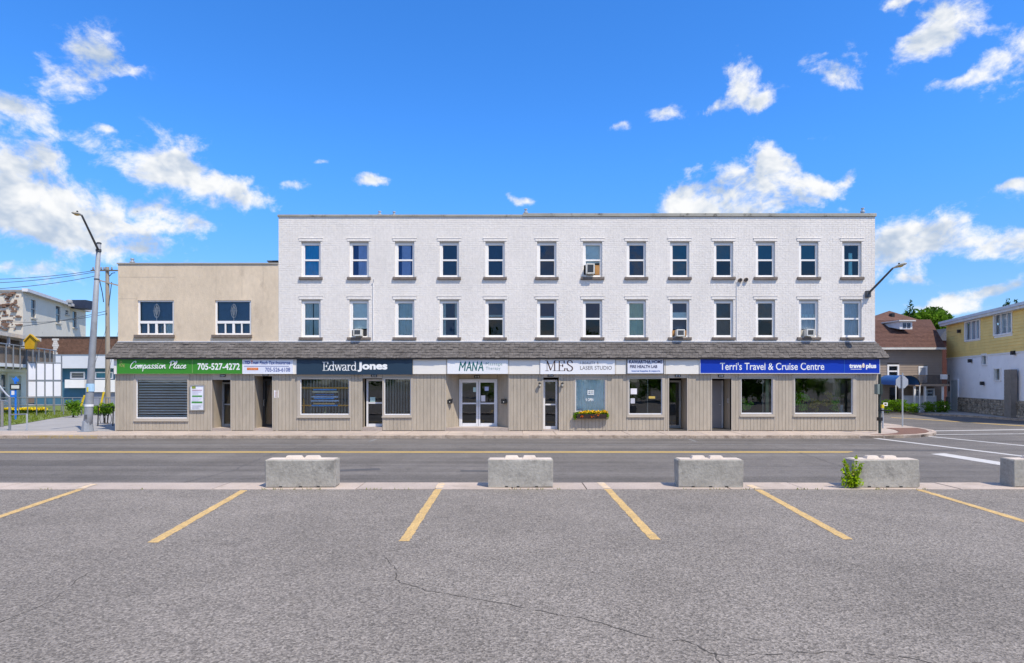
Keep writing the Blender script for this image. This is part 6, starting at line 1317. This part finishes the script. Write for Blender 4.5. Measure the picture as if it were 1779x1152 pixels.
for (a, b, t, bt) in WN: s0, z1 = on3(a, t); s1, _ = on3(b, t); _, z0 = on3(a, bt); hl.append((s0, s1, z0, z1))
mb = MB(); wall_holes(mb, A3, U3, L3, ZP, hl, .25, -N3); mb.build('long_wall', PEEL2, pw)
fw_ = MB().poly([(A3.x-22, A3.y, 0), (A3.x, A3.y, 0), (A3.x, A3.y, ZP), (A3.x-22, A3.y, ZP)]).build('end_wall', PEEL, pw); MB().poly([(A3.x-22, A3.y, ZP-.1), (A3.x, A3.y, ZP-.1), (B3.x, B3.y, ZP-.1), (B3.x-22, B3.y, ZP-.1)]).build('roof', ROOFM, pw)
pe = MB(); g = random.Random(12)
for k in range(46):
    px = g.uniform(-2, 38); py = g.uniform(512, 580); 
    if g.random() > (1.1-abs(px-14)/30): continue
    p = W(px, py, A3.y); n_=g.randint(1, 4)
    for q_ in range(n_): w = g.uniform(.06, .24); ox, oz = g.uniform(-.5, .5), g.choice((0, .22, .44)); pe.box(p.x-w+ox, p.x+w+ox, A3.y-.02-.001*(k*5+q_), A3.y-.004, p.z+oz, p.z+oz+g.uniform(.08, .2))
pe.build('exposed_brick', mat('exposed_brick', (.20, .12, .085), .9, .3, 3), fw_, kind='stuff')
for (a, b, c, d) in hl:
    q = [A3+U3*s-N3*.15+Vector((0, 0, z_)) for s, z_ in ((a, c), (b, c), (b, d), (a, d))]; w = MB().poly(q).build('window', mat('dark_pane', (.05, .07, .1)), pw)
    q = [A3+U3*s+N3*.02+Vector((0, 0, z_)) for s, z_ in ((a-.1, c-.2), (b+.1, c-.2), (b+.1, c-.02), (a-.1, c-.02))]; MB().prism(q, N3*.15).build('sill', mat('pale_sill', (.5, .48, .43)), w); q = [A3+U3*s-N3*.10+Vector((0, 0, z_)) for s, z_ in ((a, (c+d)/2-.06), (b, (c+d)/2-.06), (b, (c+d)/2+.06), (a, (c+d)/2+.06))]; MB().prism(q, N3*.05).build('meeting_rail', mat('pale_sill', (.5, .48, .43)), w)
q = [A3+U3*-.3+N3*.0, A3+U3*(L3+.4)+N3*.0, A3+U3*(L3+.4)+N3*.55, A3+U3*-.3+N3*.55]; MB().prism([(p.x, p.y, ZP+.0) for p in q], (0, 0, .35)).build('eave', mat('pale_eave', (.60, .61, .64)), pw); MB().prism([(A3.x-22, A3.y-.1, ZP), (A3.x+.2, A3.y-.1, ZP), (A3.x+.2, A3.y+.2, ZP), (A3.x-22, A3.y+.2, ZP)], (0, 0, .22)).build('end_coping', mat('dull_coping', (.3, .29, .27)), pw)
c0 = W(135, 535, 84); MB().box(X(123, 84), X(148.5, 84), 84, 86, ZP-.2, Zh(521, 84)).build('rooftop_unit', mat('navy_unit', (.03, .04, .07), .6), pw); MB().lathe((X(120.3, 82), 82, ZP-.2), [(.25, 0), (.25, Zh(524, 82)-ZP), (.38, Zh(523.5, 82)-ZP), (.38, Zh(520, 82)-ZP), (.2, Zh(518, 82)-ZP)], 10).build('chimney_pipe', mat('pipe_grey', (.3, .3, .3)), pw)

# utility pole, wires
uZ = 50.0; up_ = empty('utility_pole', (X(187, uZ), uZ, 0), 'weathered wooden utility pole with crossarms beside the stucco building', 'utility pole'); WDP = mat('weathered_pole', (.33, .28, .22), .9, .15, 3, stretch=(4, 4, .4)); pz = Zh(464, uZ); upx = X(186.5, uZ)
MB().tube([(X(187.5, uZ), uZ, 0), (upx, uZ, pz)], [.19, .13], 10).build('pole', WDP, up_); MB().box(X(160, uZ), X(207, uZ), uZ-.2, uZ-.08, Zh(471.6, uZ), Zh(469.5, uZ)).build('crossarm', mat('dark_crossarm', (.14, .12, .10), .9), up_)
MB().prism([W(172, 488.2, uZ-.15), W(205, 497, uZ-.15), W(205, 494.5, uZ-.15), W(172, 486, uZ-.15)], (0, .12, 0)).build('crossarm', WDP, up_)
for px in (164, 178, 183, 196): MB().lathe((X(px, uZ), uZ-.14, Zh(469.4, uZ)), [(.05, 0), (.08, .06), (.06, .12), (.08, .16), (.03, .22)], 8).build('insulator', mat('insulator', (.25, .25, .27), .3), up_)
MB().tube([W(173, 487, uZ-.1), W(178, 510, uZ-.1), W(180, 525, uZ-.1)], .035, 6).build('drop_cable', BLACK, up_); MB().tube([W(194, 490, uZ-.1), W(191, 515, uZ-.1), W(189, 530, uZ-.1)], .03, 6).build('drop_cable', BLACK, up_); MB().tube([W(200, 474, uZ-.1), W(195, 474.5, uZ-.1), W(190, 480, uZ-.1)], .03, 6).build('drop_cable', BLACK, up_)
WIR = mat('wire_dark', (.06, .07, .08), .6)
def wire(p, q, sag, lab):
    P = [p.lerp(q, t/16)-Vector((0, 0, sag*4*(t/16)*(1-t/16))) for t in range(17)]; o = MB().tube(P, .022, 5, False).build('overhead_wire', WIR); tag(o, lab, 'wire', 'overhead wires')
wire(W(164, 470.2, uZ-.14), W(-200, 478, 46), .5, 'topmost overhead wire running left from the utility pole'); wire(W(166, 472.5, uZ-.14), W(-200, 488, 44), .5, 'second overhead wire from the utility pole crossarm'); wire(W(174, 478, uZ-.1), W(-200, 502, 40), .5, 'third overhead wire, sloping down to the left edge'); wire(W(186, 540, uZ-.2), W(-200, 573, 40), .6, 'lowest overhead wire crossing in front of the peeling building'); wire(W(186, 545, uZ-.2), W(0, 557, 66), .4, 'thin service wire to the peeling building')
# guy guards, shrubs
for (x0, y0, x1, y1, lab) in ((147, 687, 140.5, 707, 'yellow guy wire guard behind the street lamp'), (180.5, 681, 172.5, 715, 'yellow guy wire guard left of the beige shop corner')):
    a = W(x0, y0, 40); b = W(x1, y1, 40); o = empty('guy_guard', (b.x, b.y, b.z-.7), lab, 'guy wire guard', 'yellow guy wire guards'); MB().tube([b, a], .06, 8).build('guard', mat('guard_yellow', (.72, .52, .03), .5), o); e = b+(b-a)*(b.z/(a.z-b.z)); MB().tube([e, b], .018, 6).build('cable', BLACK, o); up2 = a+(a-b)*6; MB().tube([a, up2], .010, 5).build('upper_cable', BLACK, o)
def shrub(px, Z, yt, r, lab, seed, trunk=.2):
    c = X(px, Z); h = Zh(yt, Z); o = empty('shrub', (c, Z, 0), lab, 'shrub', 'shrubs in the yard'); g = random.Random(seed)
    st = MB()
    for k in range(4): st.tube([(c+g.uniform(-.08, .08), Z, 0), (c+g.uniform(-.2, .2)*r*2, Z+g.uniform(-.2, .2), h*.75)], [.03, .012], 5)
    st.build('stems', BARK, o); foliage('leaves', leafmat('shrub_leaf', (.12, .25, .025), .45, 4), o, [(c+g.uniform(-r, r)*.6, Z+g.uniform(-r, r)*.5, trunk+(h-trunk)*g.uniform(.1, .95), r*.42, r*.4, r*.42) for _ in range(12)], 900, .075, seed)
shrub(128, 38.5, 699, .62, 'round green shrub in the grass left of the street lamp', 3); shrub(184, 32.5, 704, .46, 'small green shrub on bare stems beside the beige shop corner', 4, .55); shrub(168, 41.5, 709, .5, 'low dark shrub behind the street lamp foot', 5)
# bike stand beside the shop corner
bkz = 31.0
o = empty('bicycle_rack', (X(182, bkz), bkz, 0), 'dark metal bicycle rack by the beige shop corner', 'bicycle rack')
for px in (170, 196): MB().tube([(X(px, bkz), bkz, 0), (X(px+1, bkz), bkz, .95)], .03, 6).build('post', BLACK, o)
MB().tube([(X(171, bkz), bkz, .93), (X(197, bkz), bkz, .93)], .022, 6).build('top_bar', BLACK, o)
for k in range(3): c = X(177+6.5*k, bkz); MB().tube([(c+.1*math.cos(t*math.pi/8)*1.0, bkz, .35+.25*math.sin(t*math.pi/8)) for t in range(-3, 12)], .014, 5).build('hoop', BLACK, o)

# ================================================================== trees on the far side of the car park (seen mirrored in the shop glass)
RT = [(-16, -22, 9, 4.0), (-4, -27, 10, 4.3), (8, -20, 8.5, 4.0), (17, -13, 7.0, 3.4), (24, -9, 6.0, 3.0), (31, -14, 8.0, 3.8), (40, -16, 9, 4.2), (-28, -24, 9.5, 4.3)]
for i, (x, y, h, r) in enumerate(RT): tree('park_tree', (x, y, 0), h, r, ['broad', 'tall', 'rounded', 'short', 'low', 'spreading', 'dense', 'large'][i]+' leafy tree standing behind the car park, mirrored in the shop glass', LF[i % 2], 2600, .34, 70+i, group='trees behind the car park', trunk_frac=.15)

RS = [(-6.5, -9, 2.4), (-2.5, -10.5, 2.8), (11.5, -9, 2.6), (14.2, -10, 3.2), (16.6, -9.5, 2.2), (23, -9.5, 2.9), (26, -10.5, 3.3), (28.8, -9, 2.3), (31.5, -9.5, 2.9), (34.5, -10, 3.3), (37.5, -9.5, 2.4)]
for i, (x, y, h) in enumerate(RS):
    o = empty('park_shrub', (x, y, 0), ['single', 'bushy', 'round', 'tall', 'small', 'pale', 'thick', 'squat', 'wide', 'high', 'last'][i]+' green shrub at the back of the car park, mirrored low in the shop glass', 'shrub', 'shrubs behind the car park'); g = random.Random(90+i)
    MB().tube([(x, y, 0), (x+.1, y, h*.4), (x, y, h*.7)], [.07, .05, .02], 6).build('stem', BARK, o)
    foliage('leaves', leafmat('park_shrub_leaf', (.20, .36, .03), .45, 2), o, [(x+g.uniform(-.9, .9), y+g.uniform(-.5, .5), h*g.uniform(.15, .85), .55, .5, .5) for _ in range(12)], 1100, .12, 90+i)

for i, (px, Z, h, r) in enumerate([(1830, 95, 9, 4), (1930, 100, 10, 4.3), (2040, 92, 9, 4.2), (2150, 98, 10, 4.5), (2280, 95, 9.5, 4.4)]):
    tree('leafy_tree', (X(px, Z), Z, 0), h, r, ['nearest', 'second', 'third', 'fourth', 'farthest'][i]+' leafy tree in the row beyond the yellow building, right of the picture', LF[i % 2], 2600, .36, 120+i, group='trees beyond the yellow building', trunk_frac=.2)
